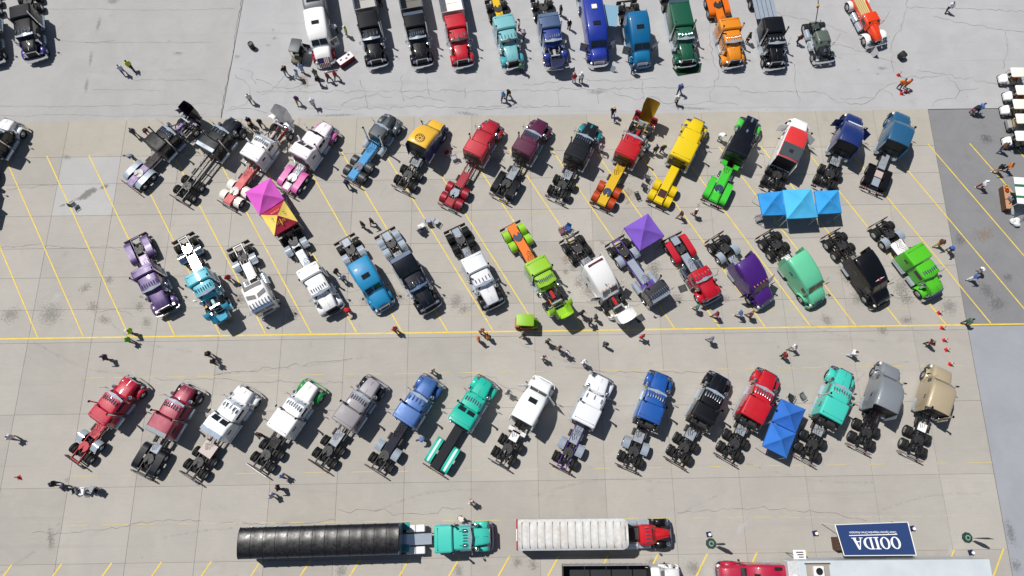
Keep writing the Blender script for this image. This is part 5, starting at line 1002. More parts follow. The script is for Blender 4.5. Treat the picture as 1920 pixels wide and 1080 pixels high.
POSE = {'stand': make_pose((DN, DN), (ST, ST)), 'walk': make_pose((FW, BK), (SB, SF)), 'stride': make_pose((BK, FW), (SF, SB)), 'hips': make_pose((HP, HP), (ST, ((.05, .05, .5), (.06, .08, .09)))), 'cross': make_pose((CR, CR), (ST, ST)), 'reach': make_pose((UPA, FW), (ST, SF), 12), 'bend': make_pose((FW, FW), (((.1, .03, .5), (0, .04, .09)), ((.1, .03, .5), (0, .04, .09))), 48), 'sit': make_pose((FW, FW), (SIT, SIT), -6, .45)}
HAIRS = [(48, 36, 28), (90, 70, 50), (150, 140, 130), (30, 26, 24), (120, 92, 60)]
def f_cap(m): m.ball((0, 0, 0), .108, 10, 6, .95); m.add([(.06, -.08, -.0), (.06, .08, -.0), (.2, .06, -.02), (.2, -.06, -.02), (.06, -.08, .012), (.06, .08, .012), (.2, .06, -.008), (.2, -.06, -.008)], [(4, 5, 6, 7), (3, 2, 1, 0), (4, 7, 3, 0), (5, 1, 2, 6), (7, 6, 2, 3)])
def f_hat(m): m.lathe([(.002, .1), (.07, .095), (.1, .02), (.22, .0), (.22, -.012), (.1, 0)], axis='Z', n=16)
rp = random.Random(3)
def person(px, shirt, face, pose, label, pants=(52, 58, 80), hat=None, straw=False, h=1., z=0., scale=None, group='visitors walking the lot', shirt_h=1.0):
    p = at(*px, shirt_h); sc = scale or rp.uniform(.97, 1.05)
    o = link('person', POSE[pose], None, (p.x, p.y, z), (0, 0, R(face)), (sc, sc, sc)); tag(o, label, 'person', group)
    hair = HAIRS[rp.randrange(5)]
    cols = [paint(shirt, 'cloth', .85), SKIN, paint(pants, 'cloth', .85), paint(rp.choice([(40, 36, 34), (220, 220, 220), (80, 60, 45)]), 'dull'), paint(hair, 'dull')]
    for i, m_ in enumerate(cols): o.material_slots[i].link = 'OBJECT'; o.material_slots[i].material = m_
    if not hat and not straw and rp.random() < .5: hat = rp.choice([(40, 42, 50), (225, 225, 225), (140, 40, 40), (50, 70, 120), (150, 135, 105), (90, 92, 96)])
    if hat or straw:
        hx = {'bend': (.62, 1.5), 'reach': (.22, 1.72), 'sit': (-.05, 1.28)}.get(pose, (.03, 1.745)); q = part('hat' if straw else 'cap', f_hat if straw else f_cap, 'hat' if straw else 'cap', paint(hat or (225, 205, 160), 'cloth'), o, (hx[0], 0, hx[1] - (.0 if straw else .03)), (0, R(40) if pose == 'bend' else 0, 0))
    return o
BLKS = (34, 34, 38); WHS = (236, 238, 242); LBL = (150, 185, 225); KHA = (190, 175, 140); JEAN = (70, 88, 125); NAV = (34, 42, 72); GRY = (130, 134, 140); HIV = (205, 230, 40); ORG = (245, 120, 25); MARN = (120, 28, 45); SHO = (120, 110, 95)
PEOPLE = [
 ((226, 129), (214, 222, 240), 300, 'walk', 'person in a pale shirt walking beside the yellow-vested one at the top left', JEAN),
 ((241, 121), HIV, 300, 'stride', 'person in a bright yellow vest walking near the top left', (60, 60, 40), BLKS),
 ((467, 183), WHS, 300, 'walk', 'person in white shirt and olive shorts left of the purple-topped walker', (140, 130, 60)),
 ((556, 186), (95, 60, 120), 280, 'walk', 'person in a purple top walking above the grey vintage truck', (165, 150, 60)),
 ((585, 191), (222, 226, 240), 290, 'stride', 'person in white right of the purple-topped walker', (170, 180, 205), WHS),
 ((533, 131), BLKS, 320, 'hips', 'person in black with a tan hat left of the black cart', (130, 135, 150), (205, 160, 90)),
 ((556, 138), LBL, 200, 'walk', 'person in light blue in front of the black cart', (190, 200, 220)),
 ((564, 126), (165, 195, 230), 250, 'stand', 'person in light blue jeans right beside the black cart', LBL),
 ((590, 136), (120, 118, 100), 100, 'stand', 'person in olive below the flag-draped truck', (100, 100, 90)),
 ((596, 150), BLKS, 90, 'stride', 'person dressed in black below the flag-draped truck', (48, 48, 52)),
 ((614, 143), (130, 35, 42), 60, 'walk', 'person in dark red right below the flag', BLKS),
 ((628, 140), (185, 32, 44), 70, 'walk', 'person in bright red near the folding table', (48, 50, 60)),
 ((630, 50), (215, 215, 225), 200, 'bend', 'person in white and black beside the open door of the white truck', BLKS),
 ((648, 57), (212, 222, 60), 200, 'hips', 'person in a yellow shirt beside the white top-row truck', KHA),
 ((944, 180), (95, 150, 210), 240, 'walk', 'person in light blue walking with the one in black', (110, 80, 70), (70, 110, 170)),
 ((954, 175), BLKS, 235, 'walk', 'person in black walking beside the one in light blue', (36, 36, 40)),
 ((978, 126), (95, 160, 130), 260, 'stand', 'person in pale green below the turquoise truck', BLKS),
 ((973, 44), WHS, 180, 'hips', 'person in white standing right beside the pale turquoise truck', (160, 120, 60)),
 ((984, 62), (180, 160, 170), 180, 'bend', 'person bending beside the turquoise truck\'s cab', (90, 110, 150)),
 ((1068, 44), (45, 45, 50), 230, 'stand', 'person in dark clothes between the two blue top-row trucks', (60, 60, 64), (230, 225, 215)),
 ((1077, 145), (190, 30, 45), 90, 'stand', 'person in red shirt and pale trousers below the royal blue truck', (205, 200, 205)),
 ((1090, 145), WHS, 85, 'stand', 'person in white shirt and dark trousers below the royal blue truck', NAV, WHS),
 ((1188, 128), (35, 75, 140), 120, 'stand', 'person in dark blue by the teal truck\'s front corner', NAV),
 ((1276, 165), (45, 105, 195), 250, 'walk', 'person in blue walking on the grey lane below the green truck', NAV),
 ((1270, 185), (225, 225, 225), 255, 'stride', 'person in white walking just behind the blue-shirted one', BLKS, WHS),
 ((1150, 207), (48, 50, 58), 280, 'walk', 'person in a straw hat and dark shirt with a child', BLKS, None, True),
 ((1154, 219), (55, 80, 175), 285, 'walk', 'child in blue beside the person in a straw hat', (60, 70, 110)),
 ((1405, 70), (36, 36, 42), 180, 'hips', 'person in black beside the orange truck', (44, 46, 60), BLKS),
 ((1500, 72), (110, 55, 50), 110, 'walk', 'person in brown beside the stripped wrecker', (60, 40, 40)),
 ((1783, 12), WHS, 80, 'walk', 'person in white top and black shorts at the top right', BLKS),
 ((1692, 157), ORG, 60, 'hips', 'left of the two people in orange near the red cones at top right', (90, 60, 70)),
 ((1704, 155), (240, 110, 20), 120, 'stand', 'right of the two people in orange near the red cones at top right', (150, 110, 90)),
 ((1828, 204), (30, 34, 52), 10, 'bend', 'person in navy bending left of the one in bright blue', (150, 95, 105)),
 ((1838, 202), (60, 120, 205), 20, 'walk', 'person in bright blue left of the golf carts', NAV, (50, 70, 120)),
 ((249, 247), (90, 90, 105), 320, 'walk', 'person in grey left of the hood-open black truck', (60, 60, 75)),
 ((270, 243), (62, 40, 42), 320, 'bend', 'person in dark red clothes leaning by the black sleeper', (130, 50, 45)),
 ((247, 292), (150, 160, 180), 200, 'bend', 'person in grey-blue crouching behind the black sleeper truck', (110, 125, 150)),
 ((466, 226), BLKS, 300, 'walk', 'person in black left of the white truck\'s open hood', (40, 40, 44)),
 ((471, 236), (48, 42, 40), 280, 'stand', 'person in a tan hat by the white truck with red frame', BLKS, (215, 180, 120)),
 ((487, 229), (40, 38, 40), 290, 'walk', 'slim person in black between the black and white hoods', (38, 38, 42)),
 ((650, 343), (40, 66, 130), 300, 'walk', 'person in blue carrying a bag by the bright blue frame', NAV, (60, 60, 80)),
 ((680, 421), (44, 50, 72), 230, 'hips', 'person in navy holding something red behind the sky blue truck', (60, 60, 80)),
 ((697, 415), (36, 34, 36), 230, 'walk', 'person in black behind the sky blue truck', (80, 60, 55)),
 ((1129, 274), (225, 190, 205), 250, 'reach', 'person in pink and white beside the teal and black truck', (215, 215, 225)),
 ((1215, 277), (120, 160, 205), 120, 'stand', 'person in pale blue left of the blue-capped one', (70, 90, 130)),
 ((1230, 280), (70, 70, 74), 100, 'stand', 'person in a blue cap beside the yellow truck', (120, 115, 95), (40, 75, 165)),
 ((1243, 278), (60, 62, 60), 100, 'hips', 'person in a pale hat beside the yellow truck', BLKS, (225, 215, 190)),
 ((1205, 287), (225, 225, 228), 200, 'bend', 'person in white bending beside the red truck\'s cab', (110, 110, 120)),
 ((1350, 253), WHS, 330, 'bend', 'person in white crouching at the black and green truck\'s fender', (200, 205, 215)),
 ((1278, 402), (62, 50, 48), 200, 'walk', 'person in dark brown above the violet tent', (150, 115, 95)),
 ((1305, 398), (42, 42, 46), 160, 'walk', 'person in black right of the dark brown one above the violet tent', (200, 150, 120)),
 ((1846, 345), (222, 226, 238), 190, 'walk', 'person in white with a red bag on the dark strip', (130, 40, 50), WHS),
 ((1876, 315), (30, 30, 32), 200, 'walk', 'person in a black shirt beside the orange-shirted one at right', (190, 150, 125)),
 ((1894, 312), (240, 130, 30), 200, 'walk', 'person in an orange shirt at the right edge', BLKS),
 ((1884, 275), (120, 88, 66), 200, 'stride', 'person in brown walking in front of the lowest golf cart', JEAN),
 ((1894, 373), (140, 146, 156), 200, 'reach', 'person in grey leaning on the vendor counter', BLKS),
 ((428, 521), (190, 26, 42), 320, 'walk', 'person in red between the cyan truck and the white cabover', (120, 115, 105)),
 ((245, 622), (172, 220, 40), 200, 'walk', 'upper of the two people in lime vests at the yellow line', (70, 72, 70)),
 ((240, 637), (90, 200, 40), 340, 'walk', 'lower of the two people in lime vests at the yellow line', (110, 110, 100)),
 ((391, 664), (36, 34, 36), 330, 'walk', 'upper of the two people in black below the third row', (170, 130, 110)),
 ((400, 678), (40, 36, 38), 330, 'walk', 'lower of the two people in black below the third row', (70, 50, 50)),
 ((630, 509), (70, 66, 64), 330, 'stand', 'person in dark grey between the white and sky blue trucks', (80, 78, 74)),
 ((641, 521), (190, 205, 235), 320, 'walk', 'person in pale blue between the white and sky blue trucks', (60, 66, 90)),
 ((655, 581), (205, 24, 36), 200, 'bend', 'person in bright red bending at the white truck\'s bumper', (150, 25, 35)),
 ((740, 617), (215, 70, 40), 320, 'walk', 'person in red-orange crossing the yellow line', (60, 60, 70)),
 ((903, 620), (215, 150, 140), 300, 'stand', 'person in pink and white with two people in orange', (180, 60, 60)),
 ((897, 636), ORG, 20, 'stand', 'left person in orange of the group at the yellow line', (80, 76, 70)),
 ((914, 630), (245, 135, 25), 200, 'hips', 'right person in orange of the group at the yellow line', (90, 84, 80)),
 ((982, 629), (90, 78, 76), 200, 'walk', 'person in brown-grey just below the lime cart', (150, 140, 130)),
 ((1027, 640), (56, 54, 58), 330, 'walk', 'person in dark grey leading the group below the lime cart', (60, 60, 66)),
 ((1048, 653), (130, 100, 90), 330, 'walk', 'person in brown in the group below the yellow line', (50, 48, 60)),
 ((1061, 662), (60, 64, 92), 330, 'walk', 'person in dark blue at the end of the group below the yellow line', (130, 110, 100)),
 ((1091, 587), (40, 38, 40), 330, 'walk', 'person in black right of the lime truck\'s open hood', (42, 42, 46)),
 ((1107, 603), (50, 42, 44), 330, 'hips', 'person in very dark clothes by the yellow line, below two others', (60, 50, 50)),
 ((1118, 595), (80, 62, 72), 200, 'stand', 'person in dusky purple by the white truck\'s open hood', (80, 76, 90)),
 ((1136, 645), (86, 90, 98), 250, 'stand', 'person in slate grey alone below the yellow line', (76, 80, 92)),
 ((1204, 631), (205, 30, 46), 300, 'hips', 'person in red with a white bag below the violet truck', WHS),
 ((1018, 670), (205, 205, 212), 320, 'walk', 'person in light grey above the white truck with sunroof', (120, 120, 128)),
 ((1094, 679), WHS, 320, 'walk', 'person in white with a red bag above the silver-white truck', (110, 115, 140)),
 ((1307, 577), (40, 120, 115), 160, 'walk', 'person in teal below the red day cab', (150, 125, 110)),
 ((1344, 590), (165, 50, 75), 190, 'walk', 'person in rose red below the red day cab', (110, 100, 110)),
 ((1388, 588), (60, 115, 185), 190, 'walk', 'person in blue below the deep purple truck', (190, 190, 195)),
 ((1408, 590), (88, 50, 62), 160, 'walk', 'person in dark maroon at the deep purple truck\'s bumper', (110, 90, 90)),
 ((1334, 637), (120, 130, 155), 160, 'walk', 'person in grey-blue below the main yellow line', (110, 115, 130), GRY),
 ((1489, 651), (238, 240, 244), 210, 'walk', 'person in white with a grey cap beside the one in dark red', (160, 150, 140), GRY),
 ((1472, 666), (140, 28, 38), 200, 'stand', 'person in dark red beside the white-shirted one', (60, 40, 44)),
 ((1600, 662), (236, 240, 248), 340, 'stride', 'person in white with a dark cap above the turquoise truck', (190, 200, 215), (110, 50, 50)),
 ((1765, 455), (110, 70, 66), 220, 'walk', 'person in brown and maroon right of the vivid green truck', (190, 170, 60)),
 ((1787, 464), (40, 90, 190), 220, 'bend', 'person in royal blue right of the vivid green truck', (110, 115, 125)),
 ((1845, 504), WHS, 200, 'bend', 'person in all white on the right-hand strip', (225, 225, 228)),
 ((1829, 520), (70, 115, 195), 200, 'walk', 'person in blue shirt and white trousers on the right-hand strip', WHS),
 ((1817, 602), (60, 110, 95), 20, 'walk', 'person in green at the right end of the yellow line', (90, 70, 80)),
 ((1746, 643), (85, 40, 48), 200, 'hips', 'person in maroon beside the row of cones', (60, 46, 50)),
 ((198, 671), (70, 52, 80), 200, 'walk', 'person in dark purple above the crimson truck', (80, 60, 62)),
 ((20, 820), (222, 228, 236), 340, 'walk', 'person in white near the left edge', (120, 125, 135)),
 ((811, 696), (215, 190, 180), 330, 'stand', 'person in pale red and white above the teal truck', (70, 60, 62)),
 ((488, 815), (72, 34, 36), 250, 'hips', 'person in dark red beside the white truck\'s green-fendered neighbour', (50, 46, 50)),
 ((795, 822), (110, 135, 190), 200, 'bend', 'person in blue behind the denim blue truck', (90, 100, 130)),
 ((952, 736), (110, 108, 120), 330, 'walk', 'person in grey with white trousers left of the sunroof truck', WHS),
 ((529, 892), (140, 170, 230), 330, 'walk', 'person in light blue below the green-fendered truck', (90, 100, 130)),
 ((522, 915), (38, 42, 60), 200, 'walk', 'person in navy below the one in light blue', (50, 52, 62)),
 ((509, 929), (205, 214, 234), 340, 'stand', 'person in white lowest of the three by the tarped trailer', (110, 115, 130)),
 ((883, 942), (215, 200, 205), 320, 'walk', 'person in white with red above the turquoise rig', (190, 60, 60)),
 ((861, 971), (215, 205, 195), 330, 'bend', 'person in white leaning at the turquoise rig\'s air cleaner', (60, 56, 58)),
 ((100, 907), (38, 36, 38), 340, 'stand', 'person in black left of the folding chairs at lower left', (44, 42, 46)),
 ((122, 914), (84, 84, 110), 200, 'hips', 'person in grey-purple beside the folding chairs at lower left', (60, 60, 72)),
 ((712, 0), BLKS, 260, 'stand', 'person in dark clothes at the top edge beside the black dump truck', (50, 50, 56)),
 ((1052, 18), (60, 64, 72), 200, 'stand', 'person in grey beside the dark blue truck\'s rack', NAV)]
for r in PEOPLE:
    r = list(r) + [None] * (7 - len(r)); o = person(r[0], r[1], r[2], r[3], r[4], r[5], r[6], bool(r[7]) if len(r) > 7 else False, scale=.72 if r[4].startswith('child') else None)

# ---------------------------------------------------------------- small things on the lot
CONE = paint((215, 40, 40), 'plastic', .8)
def cone(px, label, col=CONE, collar=WHITEPL, group='red traffic cones', h=.72):
    o = thing('traffic_cone', label, 'cone', at(*px), random.uniform(0, 1.5), group)
    part('cbase', lambda m: m.box(-.19, .19, -.19, .19, 0, .04, .012), 'base', col, o); part('cbody', lambda m: m.cyl((0, 0, .04), (0, 0, h), .14, .03, 14), 'body', col, o); part('ccol', lambda m: m.cyl((0, 0, h * .55), (0, 0, h * .8), .083, .056, 14), 'collar', collar, o)
for px, l in (((1760, 587), 'topmost of the line of red cones by the vivid green truck'), ((1766, 615), 'red cone just below the yellow line by the vivid green truck'), ((1770, 638), 'red cone right of the person in maroon'), ((1774, 656), 'fourth red cone down the line at right'), ((1781, 683), 'lowest red cone of the line, above the sand-coloured truck'), ((1684, 141), 'red cone just above the two people in orange'), ((1690, 176), 'left red cone below the two people in orange'), ((1700, 173), 'right red cone below the two people in orange'), ((36, 895), 'lone red cone at the lower left')): cone(px, l)
def bollard(px, label):
    o = thing('sign_post', label, 'post', at(*px), .2, 'navy posts with white tops'); NB = paint((38, 40, 90), 'plastic')
    part('nbase', lambda m: m.box(-.24, .24, -.24, .24, 0, .05, .02), 'base', NB, o); part('npole', lambda m: m.cyl((0, 0, .05), (0, 0, .38), .05, n=8), 'pole', NB, o); part('ntop', lambda m: m.cyl((0, 0, .38), (0, 0, .44), .15, .13, 14), 'top', WHITEPL, o)
bollard((1329, 1002), 'navy post with white top above the left feather flag'); bollard((1528, 1000), 'navy post with white top left of the awning'); bollard((1710, 991), 'navy post with white top at the awning\'s right corner'); bollard((1820, 1036), 'navy post with white top by the trailer tail')
GRN = paint((40, 74, 66), 'dull')
def feather(px, label, ang):
    o = thing('feather_flag', label, 'flag', at(*px), R(ang), 'feather flags near the awning')
    part('fbase', lambda m: (m.cyl((0, 0, 0), (0, 0, .12), .5, .46, 8), m.lathe([(.22, .12), (.22, .16), (.16, .16), (.16, .12)], axis='Z', n=16, close=True)), 'base', GRN, o); part('fring', lambda m: m.lathe([(.24, .16), (.24, .175), (.14, .175), (.14, .16)], axis='Z', n=18, close=True), 'ring', paint((150, 190, 170), 'plastic'), o)
    part('fpole', lambda m: m.tube([(0, 0, .1), (.02, 0, 1.6), (.1, 0, 2.6), (.35, 0, 3.2)], .02, 6), 'pole', BLACK, o)
    f_ = MB(); pts = [(.02, .9, .32), (.02, 1.6, .5), (.05, 2.2, .55), (.12, 2.7, .5), (.26, 3.05, .32), (.36, 3.22, .04)]
    f_.loft([[(x, .01 * math.sin(z * 5), z), (x + w, .05 * math.sin(z * 4), z - .03)] for x, z, w in pts], False, False); f_.build('banner', paint((58, 62, 62), 'cloth'), o)
feather((1333, 1019), 'dark feather flag on a green base near the crimson truck\'s nose', 15); feather((1813, 1008), 'dark feather flag on a green base right of the awning', 10)
# folding camp chairs
def chair(px, rz, col, label, group='camp chairs'):
    o = thing('camp_chair', label, 'chair', at(*px, .4), R(rz), group); C_ = paint(col, 'cloth')
    part('cseat', lambda m: m.box(-.25, .25, -.26, .26, .42, .45, .012), 'seat', C_, o); part('cback', lambda m: m.loft([[(-.26, -.26, .45), (-.26, .26, .45), (-.24, .26, .45), (-.24, -.26, .45)], [(-.4, -.26, .95), (-.4, .26, .95), (-.38, .26, .95), (-.38, -.26, .95)]]), 'backrest', C_, o)
    for s in (-1, 1):
        part(('carm', s), lambda m: m.box(-.25, .22, s * .27, s * .34, .62, .65, .01), 'armrest', C_, o)
        for a in (-.24, .24): part(('cleg', s, a), lambda m: m.cyl((a, s * .28, 0), (-a * .9, s * .28, .62), .014, n=6), 'leg', ALU, o)
for px, rz, col, l in (((138, 384), 40, (70, 78, 88), 'grey folding chair alone on the pale patch of concrete'), ((1213, 332), 60, (90, 92, 96), 'upper of the two grey camp chairs left of the yellow truck'), ((1208, 349), 60, (64, 66, 70), 'lower of the two grey camp chairs left of the yellow truck'), ((1195, 366), 20, (40, 42, 44), 'black camp chair behind the red truck with yellow frame'), ((1420, 410), 200, (165, 160, 165), 'grey camp chair left of the light blue tents'),
                       ((1052, 433), 200, (140, 90, 110), 'dusty pink camp chair behind the white truck with open hood'), ((1064, 428), 240, (45, 100, 180), 'blue camp chair behind the white truck with open hood'), ((790, 424), 120, (225, 225, 230), 'white camp chair, leftmost of the cluster above the navy truck'), ((802, 414), 100, (190, 190, 215), 'lilac-white camp chair in the cluster above the navy truck'), ((818, 415), 60, (205, 205, 225), 'pale camp chair, rightmost of the cluster above the navy truck'), ((788, 432), 140, (48, 54, 76), 'navy camp chair, lowest of the cluster above the navy truck'),
                       ((140, 920), 200, (120, 124, 130), 'grey camp chair at lower left'), ((155, 921), 180, (230, 230, 232), 'white camp chair with a red bag at lower left'), ((172, 918), 160, (180, 184, 190), 'pale grey camp chair, rightmost at lower left'), ((182, 920), 150, (70, 74, 80), 'dark grey camp chair beside the pale one at lower left'), ((838, 286), 30, (160, 50, 75), 'red camp chair beside the navy and yellow truck'), ((850, 296), 200, (200, 200, 205), 'small white chair beside the navy and yellow truck'), ((512, 392), 120, (110, 110, 120), 'grey chair at the pink tent\'s lower corner'), ((1505, 742), 30, (120, 124, 128), 'grey chair beside the upper cobalt tent'), ((1483, 744), 60, (40, 42, 46), 'black chair above the upper cobalt tent')): chair(px, rz, col, l)
# folding table with a dark red cloth near the flag truck
o = thing('folding_table', 'folding table with white top and dark red cloth beside the flag-draped truck', 'table', at(647, 109, .8), R(40)); MB().box(-.95, .95, -.4, .4, .76, .8, .01).build('tabletop', paint((235, 225, 230), 'plastic'), o); va = MB(); va.box(-.95, .95, -.42, -.4, .02, .76); va.box(.95, .97, -.4, .4, .02, .76); va.box(-.97, -.95, -.4, .4, .02, .76); va.build('cloth', paint((130, 14, 28), 'cloth'), o)
for x in (-.85, .85):
    for y in (-.33, .33): MB().cyl((x, y, 0), (x, y, .76), .018, n=6).build('leg', BLACK, o)
for i, (x, y, c_) in enumerate(((-.5, .1, (60, 60, 70)), (.1, -.1, (190, 60, 70)), (.55, .12, (50, 52, 60)))): q = at(647, 109, .8); k = MB(); k.box(-.13, .13, -.1, .1, 0, .02 + .03 * i, .01); a_ = R(40); ob = k.build('leaflet_box', paint(c_, 'plastic'), None, (q.x + x * math.cos(a_) - y * math.sin(a_), q.y + x * math.sin(a_) + y * math.cos(a_), .802), (0, 0, a_)); tag(ob, ['dark box on the left of the folding table', 'red box in the middle of the folding table', 'taller dark box on the right of the folding table'][i], 'box', 'boxes on the table')
# carts
def cart(name, px, rz, label, roof, body, seat=(200, 185, 150), cowl=None, group=None, cat='cart', bag=None, l=2.3):
    o = thing(name, label, cat, at(*px, .8), R(rz), group); RM = paint(roof, 'plastic'); BM = paint(body, 'plastic')
    MB().box(-1.1, 1.05, -.56, .56, .28, .5, .06).build('floor_pan', BM, o); cw = MB(); cw.loft([sect(.55, 1.1, .4, .95, .2), sect(.85, 1.05, .4, .88, .25), sect(1.2, .8, .4, .62, .2)]); cw.build('front_cowl', paint(cowl or body, 'plastic'), o)
    MB().box(-.55, -.05, -.52, .52, .5, .78, .06).build('seat', paint(seat, 'plastic'), o); MB().box(-.66, -.52, -.52, .52, .78, 1.2, .05).build('seat_back', paint(seat, 'plastic'), o); MB().box(-1.15, -.7, -.5, .5, .45, .85, .05).build('rear_box', BM, o)
    rf = MB(); rf.loft([sect(-1.0, 1.1, 1.82, 1.88, .05, .02), sect(-.9, 1.2, 1.82, 1.92, .06, .02), sect(.6, 1.2, 1.82, 1.92, .06, .02), sect(.72, 1.08, 1.82, 1.87, .05, .02)]); rf.build('roof', RM, o)
    for x in (-.9, .6):
        for s in (-1, 1): MB().cyl((x * 1.05, s * .52, .6), (x, s * .52, 1.84), .018, n=6).build('post', BLACK, o)
    for x in (-.8, .85):
        for s in (-1, 1): wheel(o, x, s * .52, .2, .24, s, ALU)
    MB().cyl((.3, -.25, 1.05), (.36, -.25, 1.1), .18, n=14).build('steering_wheel', BLACK, o)
    if bag: MB().ball((-.3, .1, 1.), .22, 10, 6).build('load', paint(bag, 'cloth'), o)
gC = 'golf carts in a row at the right edge'; BEI = (240, 234, 220)
cart('golf_cart', (1896, 146), 180, 'topmost golf cart with an orange load, at the right edge', BEI, (200, 202, 205), cowl=WHITE, group=gC, bag=(240, 80, 30))
cart('golf_cart', (1905, 179), 180, 'second golf cart from the top with an orange load under its beige roof', BEI, (120, 122, 126), cowl=WHITE, group=gC, bag=(240, 80, 30))
cart('golf_cart', (1900, 205), 180, 'third golf cart from the top at the right edge, beige roof and no load', BEI, (110, 112, 116), cowl=WHITE, group=gC)
cart('golf_cart', (1910, 232), 0, 'golf cart with a tan rear bench turned the other way at the right edge', BEI, (190, 190, 188), seat=(225, 205, 165), group=gC)
cart('golf_cart', (1904, 264), 180, 'lowest golf cart, with a white roof, at the right edge', (245, 245, 245), (40, 50, 90), cowl=WHITE, group=gC)
cart('utility_cart', (558, 98), 262, 'black utility cart with a grey roof left of the flag-draped truck', (96, 102, 106), (34, 36, 38), seat=(50, 50, 52), cowl=(150, 146, 120))
cart('utility_cart', (987, 605), -2, 'lime green and orange utility cart at the main yellow line', (160, 218, 40), (225, 120, 60), seat=(60, 40, 30), cowl=(140, 200, 35))
# vendor stand at the right edge
o = thing('vendor_stand', 'vendor stand with a white and green striped canopy at the right edge', 'stand', at(1922, 358, 2.2), R(-4)); 
cs_ = [-1.5, -.85, -.6, .4, .7, 1.5]
for k in range(5): MB().box(-1.0, 1.4, cs_[k], cs_[k + 1], 2.2, 2.26, .02).build('canopy_strip', paint((235, 238, 238) if k % 2 == 0 else (30, 130, 90), 'cloth'), o)
MB().box(-1.2, -.6, -1.5, 1.2, .85, .92, .02).build('counter', paint((225, 170, 130), 'plastic'), o); MB().box(-1.15, -.65, -1.45, 1.15, .05, .85).build('counter_front', paint((110, 80, 60), 'dull'), o)
for y in (-1.4, 1.4): MB().cyl((-.9, y, 0), (-.9, y, 2.2), .03, n=6).build('post', ALU, o)
for y, c_, l in ((.95, (235, 180, 40), 'yellow tub on the vendor counter'), (.6, (215, 60, 60), 'red tub on the vendor counter')): q = Vector((o.location.x, o.location.y)) + Vector((-.95, y)); b_ = MB(); b_.lathe([(.002, 0), (.16, 0), (.19, .22), (.17, .22), (.15, .04), (.002, .04)], axis='Z', n=14); tag(b_.build('tub', paint(c_, 'plastic'), None, (q.x, q.y, .921)), l, 'tub')
def bagpile(px, label, n, spread, col=(228, 230, 232)):
    o = thing('bag_pile', label, 'bags', at(*px)); rr = random.Random(5)
    for k in range(n):
        x, y = rr.uniform(-spread, spread), rr.uniform(-spread, spread); r_ = rr.uniform(.22, .36); b_ = MB(); b_.ball((0, 0, 0), r_, 9, 6, .75); b_.v = [(a + rr.uniform(-.04, .04), b2 + rr.uniform(-.04, .04), c_ + rr.uniform(-.04, .04)) for a, b2, c_ in b_.v]; b_.build('bag', paint(col, 'plastic'), o, (x, y, r_ * .75))
bagpile((1902, 419), 'pile of white plastic bags at the right edge', 7, .5)
tp = MB(); V = []
for j in range(9):
    for i in range(9): u, w = i / 8 - .5, j / 8 - .5; V.append((u * 2.2 + .1 * math.sin(j), w * 1.9, max(.03, .95 * (1 - (abs(u) * 2) ** 3) * (1 - (abs(w) * 2) ** 3)) + .04 * math.sin(5 * u + 9 * w)))
tp.add(V, [(j * 9 + i, j * 9 + i + 1, j * 9 + i + 10, j * 9 + i + 9) for j in range(8) for i in range(8)]); p = at(1912, 396); tag(tp.build('tarpaulin', paint((186, 192, 196), 'plastic'), None, (p.x, p.y, 0), (0, 0, R(35))), 'grey tarpaulin heaped below the vendor stand', 'tarp')
# loose drum, tyre, creeper boards, barrel
p = at(1688, 108); b_ = MB(); b_.lathe([(.2, -.3), (.4, -.34), (.44, -.25), (.44, .25), (.4, .34), (.2, .3)], axis='X', n=18, close=True); o = b_.build('loose_tyre', RUBBER, None, (p.x, p.y, .44), (0, 0, R(-60))); tag(o, 'fat black tyre standing alone above the people in orange', 'tyre'); b2 = MB(); b2.cyl((.2, 0, 0), (.32, 0, 0), .2, .12, 12); b2.build('hub', WHITEPL, o)
p = at(474, 90); b_ = MB(); b_.lathe([(.002, 0), (.3, 0), (.3, .86), (.26, .88), (.24, .8), (.002, .8)], axis='Z', n=16); o = b_.build('barrel', paint((26, 26, 28), 'plastic'), None, (p.x, p.y, 0)); tag(o, 'black barrel alone on the lane left of the white top-row truck', 'barrel'); [MB().lathe([(.31, z), (.325, z + .02), (.31, z + .04)], axis='Z', n=16).build('hoop', BLACK, o) for z in (.28, .58)]
for px, rz, l in (((1280, 541), 20, 'dark square board on the ground left of the red day cab'), ((1200, 597), 30, 'dark square board on the ground below the purple day cab')):
    p = at(*px); o = MB().box(-.42, .42, -.36, .36, .02, .06, .015).build('floor_board', paint((72, 74, 78), 'dull'), None, (p.x, p.y, 0), (0, 0, R(rz))); tag(o, l, 'board')
    for x in (-.3, .3): MB().box(x - .03, x + .03, -.3, .3, .061, .075, .005).build('cleat', BLACK, o)
# show boards lying in front of trucks
for px, rz, w, col, l in (((428, 598), 25, .9, (150, 140, 128), 'tan show board standing below the cyan truck'), ((1057, 592), 28, .8, (200, 205, 190), 'pale show board in front of the lime truck'), ((1184, 597), -50, .9, (150, 140, 115), 'tan show board in front of the white truck with open hood'), ((1641, 97), 15, .9, (200, 200, 205), 'grey show board in front of the orange vintage pickup'), ((1150, 128), 60, .5, (185, 200, 215), 'pale blue standing card right of the royal blue truck')):
    p = at(*px, .4); o = thing('show_board', l, 'sign', p, R(rz), 'show boards'); pn = MB(); pn.loft([[(-.25, -w / 2, .05), (-.22, -w / 2, .05), (-.22, w / 2, .05), (-.25, w / 2, .05)], [(.05, -w / 2, .75), (.08, -w / 2, .75), (.08, w / 2, .75), (.05, w / 2, .75)]]); pn.build('panel', paint(col, 'plastic'), o)
    for s in (-1, 1): MB().cyl((.3, s * w * .4, 0), (.06, s * w * .4, .7), .015, n=5).build('prop_leg', BLACK, o)
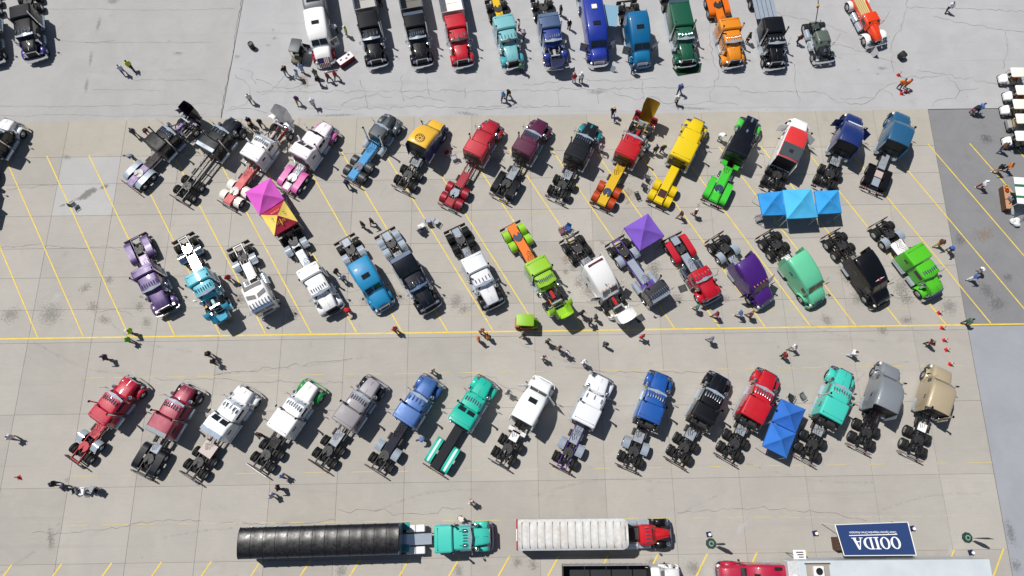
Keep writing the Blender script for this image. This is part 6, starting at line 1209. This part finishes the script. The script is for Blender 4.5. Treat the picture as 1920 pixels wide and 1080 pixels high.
o = thing('sun_shelter', 'pale blue sun shelter between the two blue top-row trucks', 'shelter', at(1143, 29, 2.4), R(-6)); sh = MB(); sh.loft([[(-.9, -1.3, 2.3), (.9, -1.3, 2.3), (.9, -1.3, 2.32), (-.9, -1.3, 2.32)], [(-.9, 1.3, 2.5), (.9, 1.3, 2.5), (.9, 1.3, 2.52), (-.9, 1.3, 2.52)]]); sh.build('panel', paint((150, 195, 225), 'cloth'), o)
for s in (-1, 1): MB().cyl((s * .8, -1.2, 0), (s * .8, -1.2, 2.3), .03, n=6).build('post', ALU, o)
# stripped grey-green wrecker and orange pickup at the top right
T, I = tr('D', 'stripped grey-green wrecker chassis with exposed engine and crane boom', (98, 110, 102), (432, 440), (415, 305), (388, 228), (352, 172), style='classic', group=g1, hF=.9, hW=1.95, hS=1.95, axles=(.3,), fenders=False, stacks=None, lights=0, deck=[(0, .9, .8, (70, 84, 76))], fifth=False, flaps=False, rbar=False, cw=1.5, vis=False, strip=False, hood=IRON, setback=.5)
e = part('eng', f_engine, 'engine', IRON, T, (I['xF'] - .9, 0, 1.1)); part('valve', f_valve, 'valve_cover', CHROME, e)
bo = MB(); bo.tube([(.3, 0, 1.1), (-.9, 0, 2.6), (-2.2, 0, 3.3)], .05, 8); bo.build('boom', BLACK, T); hk = MB(); hk.lathe([(.002, -.25), (.12, -.2), (.16, 0), (.12, .2), (.002, .25)], (-.95, 0, 2.55), 'Z', 12); hk.build('hook_block', paint((225, 170, 40)), T)
T, I = tr('D', 'bright orange vintage pickup with white fenders and wooden bed', (250, 72, 20), (838, 295), (800, 150), (762, 90), (640, -50), style='classic', group=g1, hF=1.45, hW=1.9, hS=1.9, axles=(1.35,), fen=(244, 240, 236), rear='each', rearcol=(244, 240, 236), fifth=False, stacks=None, lights=0, flaps=False, rbar=False, vis=False, deck=[], strip=False)
x1 = I['xS'] - .1
for s in (-1, 1): MB().box(.1, x1, s * .72, s * .78, .95, 1.4, .02).build('bed_side', paint((250, 72, 20)), T)
for k in range(6): MB().box(.12, x1 - .02, -.69 + k * .235, -.69 + k * .235 + .2, 1.08, 1.12, .01).build('bed_plank', paint((240, 215, 150), 'dull'), T)
# grey camper trailer nose behind the white truck in the top row
o = thing('camper_trailer', 'grey camper trailer behind the white top-row truck', 'trailer', at(588, 8, 3.2), R(102)); bo = MB(); bo.loft([sect(-.3, 2.3, .8, 2.9, .3), sect(.2, 2.45, .8, 3.2, .3), sect(6, 2.45, .8, 3.2, .3)]); bo.build('body', paint((120, 124, 130), 'metal'), o); MB().box(.35, 1.4, -.75, .75, 3.24, 3.28, .01).build('roof_window', GLASS, o)
for s in (-1, 1):
    for x in (3.4, 4.4): wheel(o, x, s * 1.05, .26, .42, s)
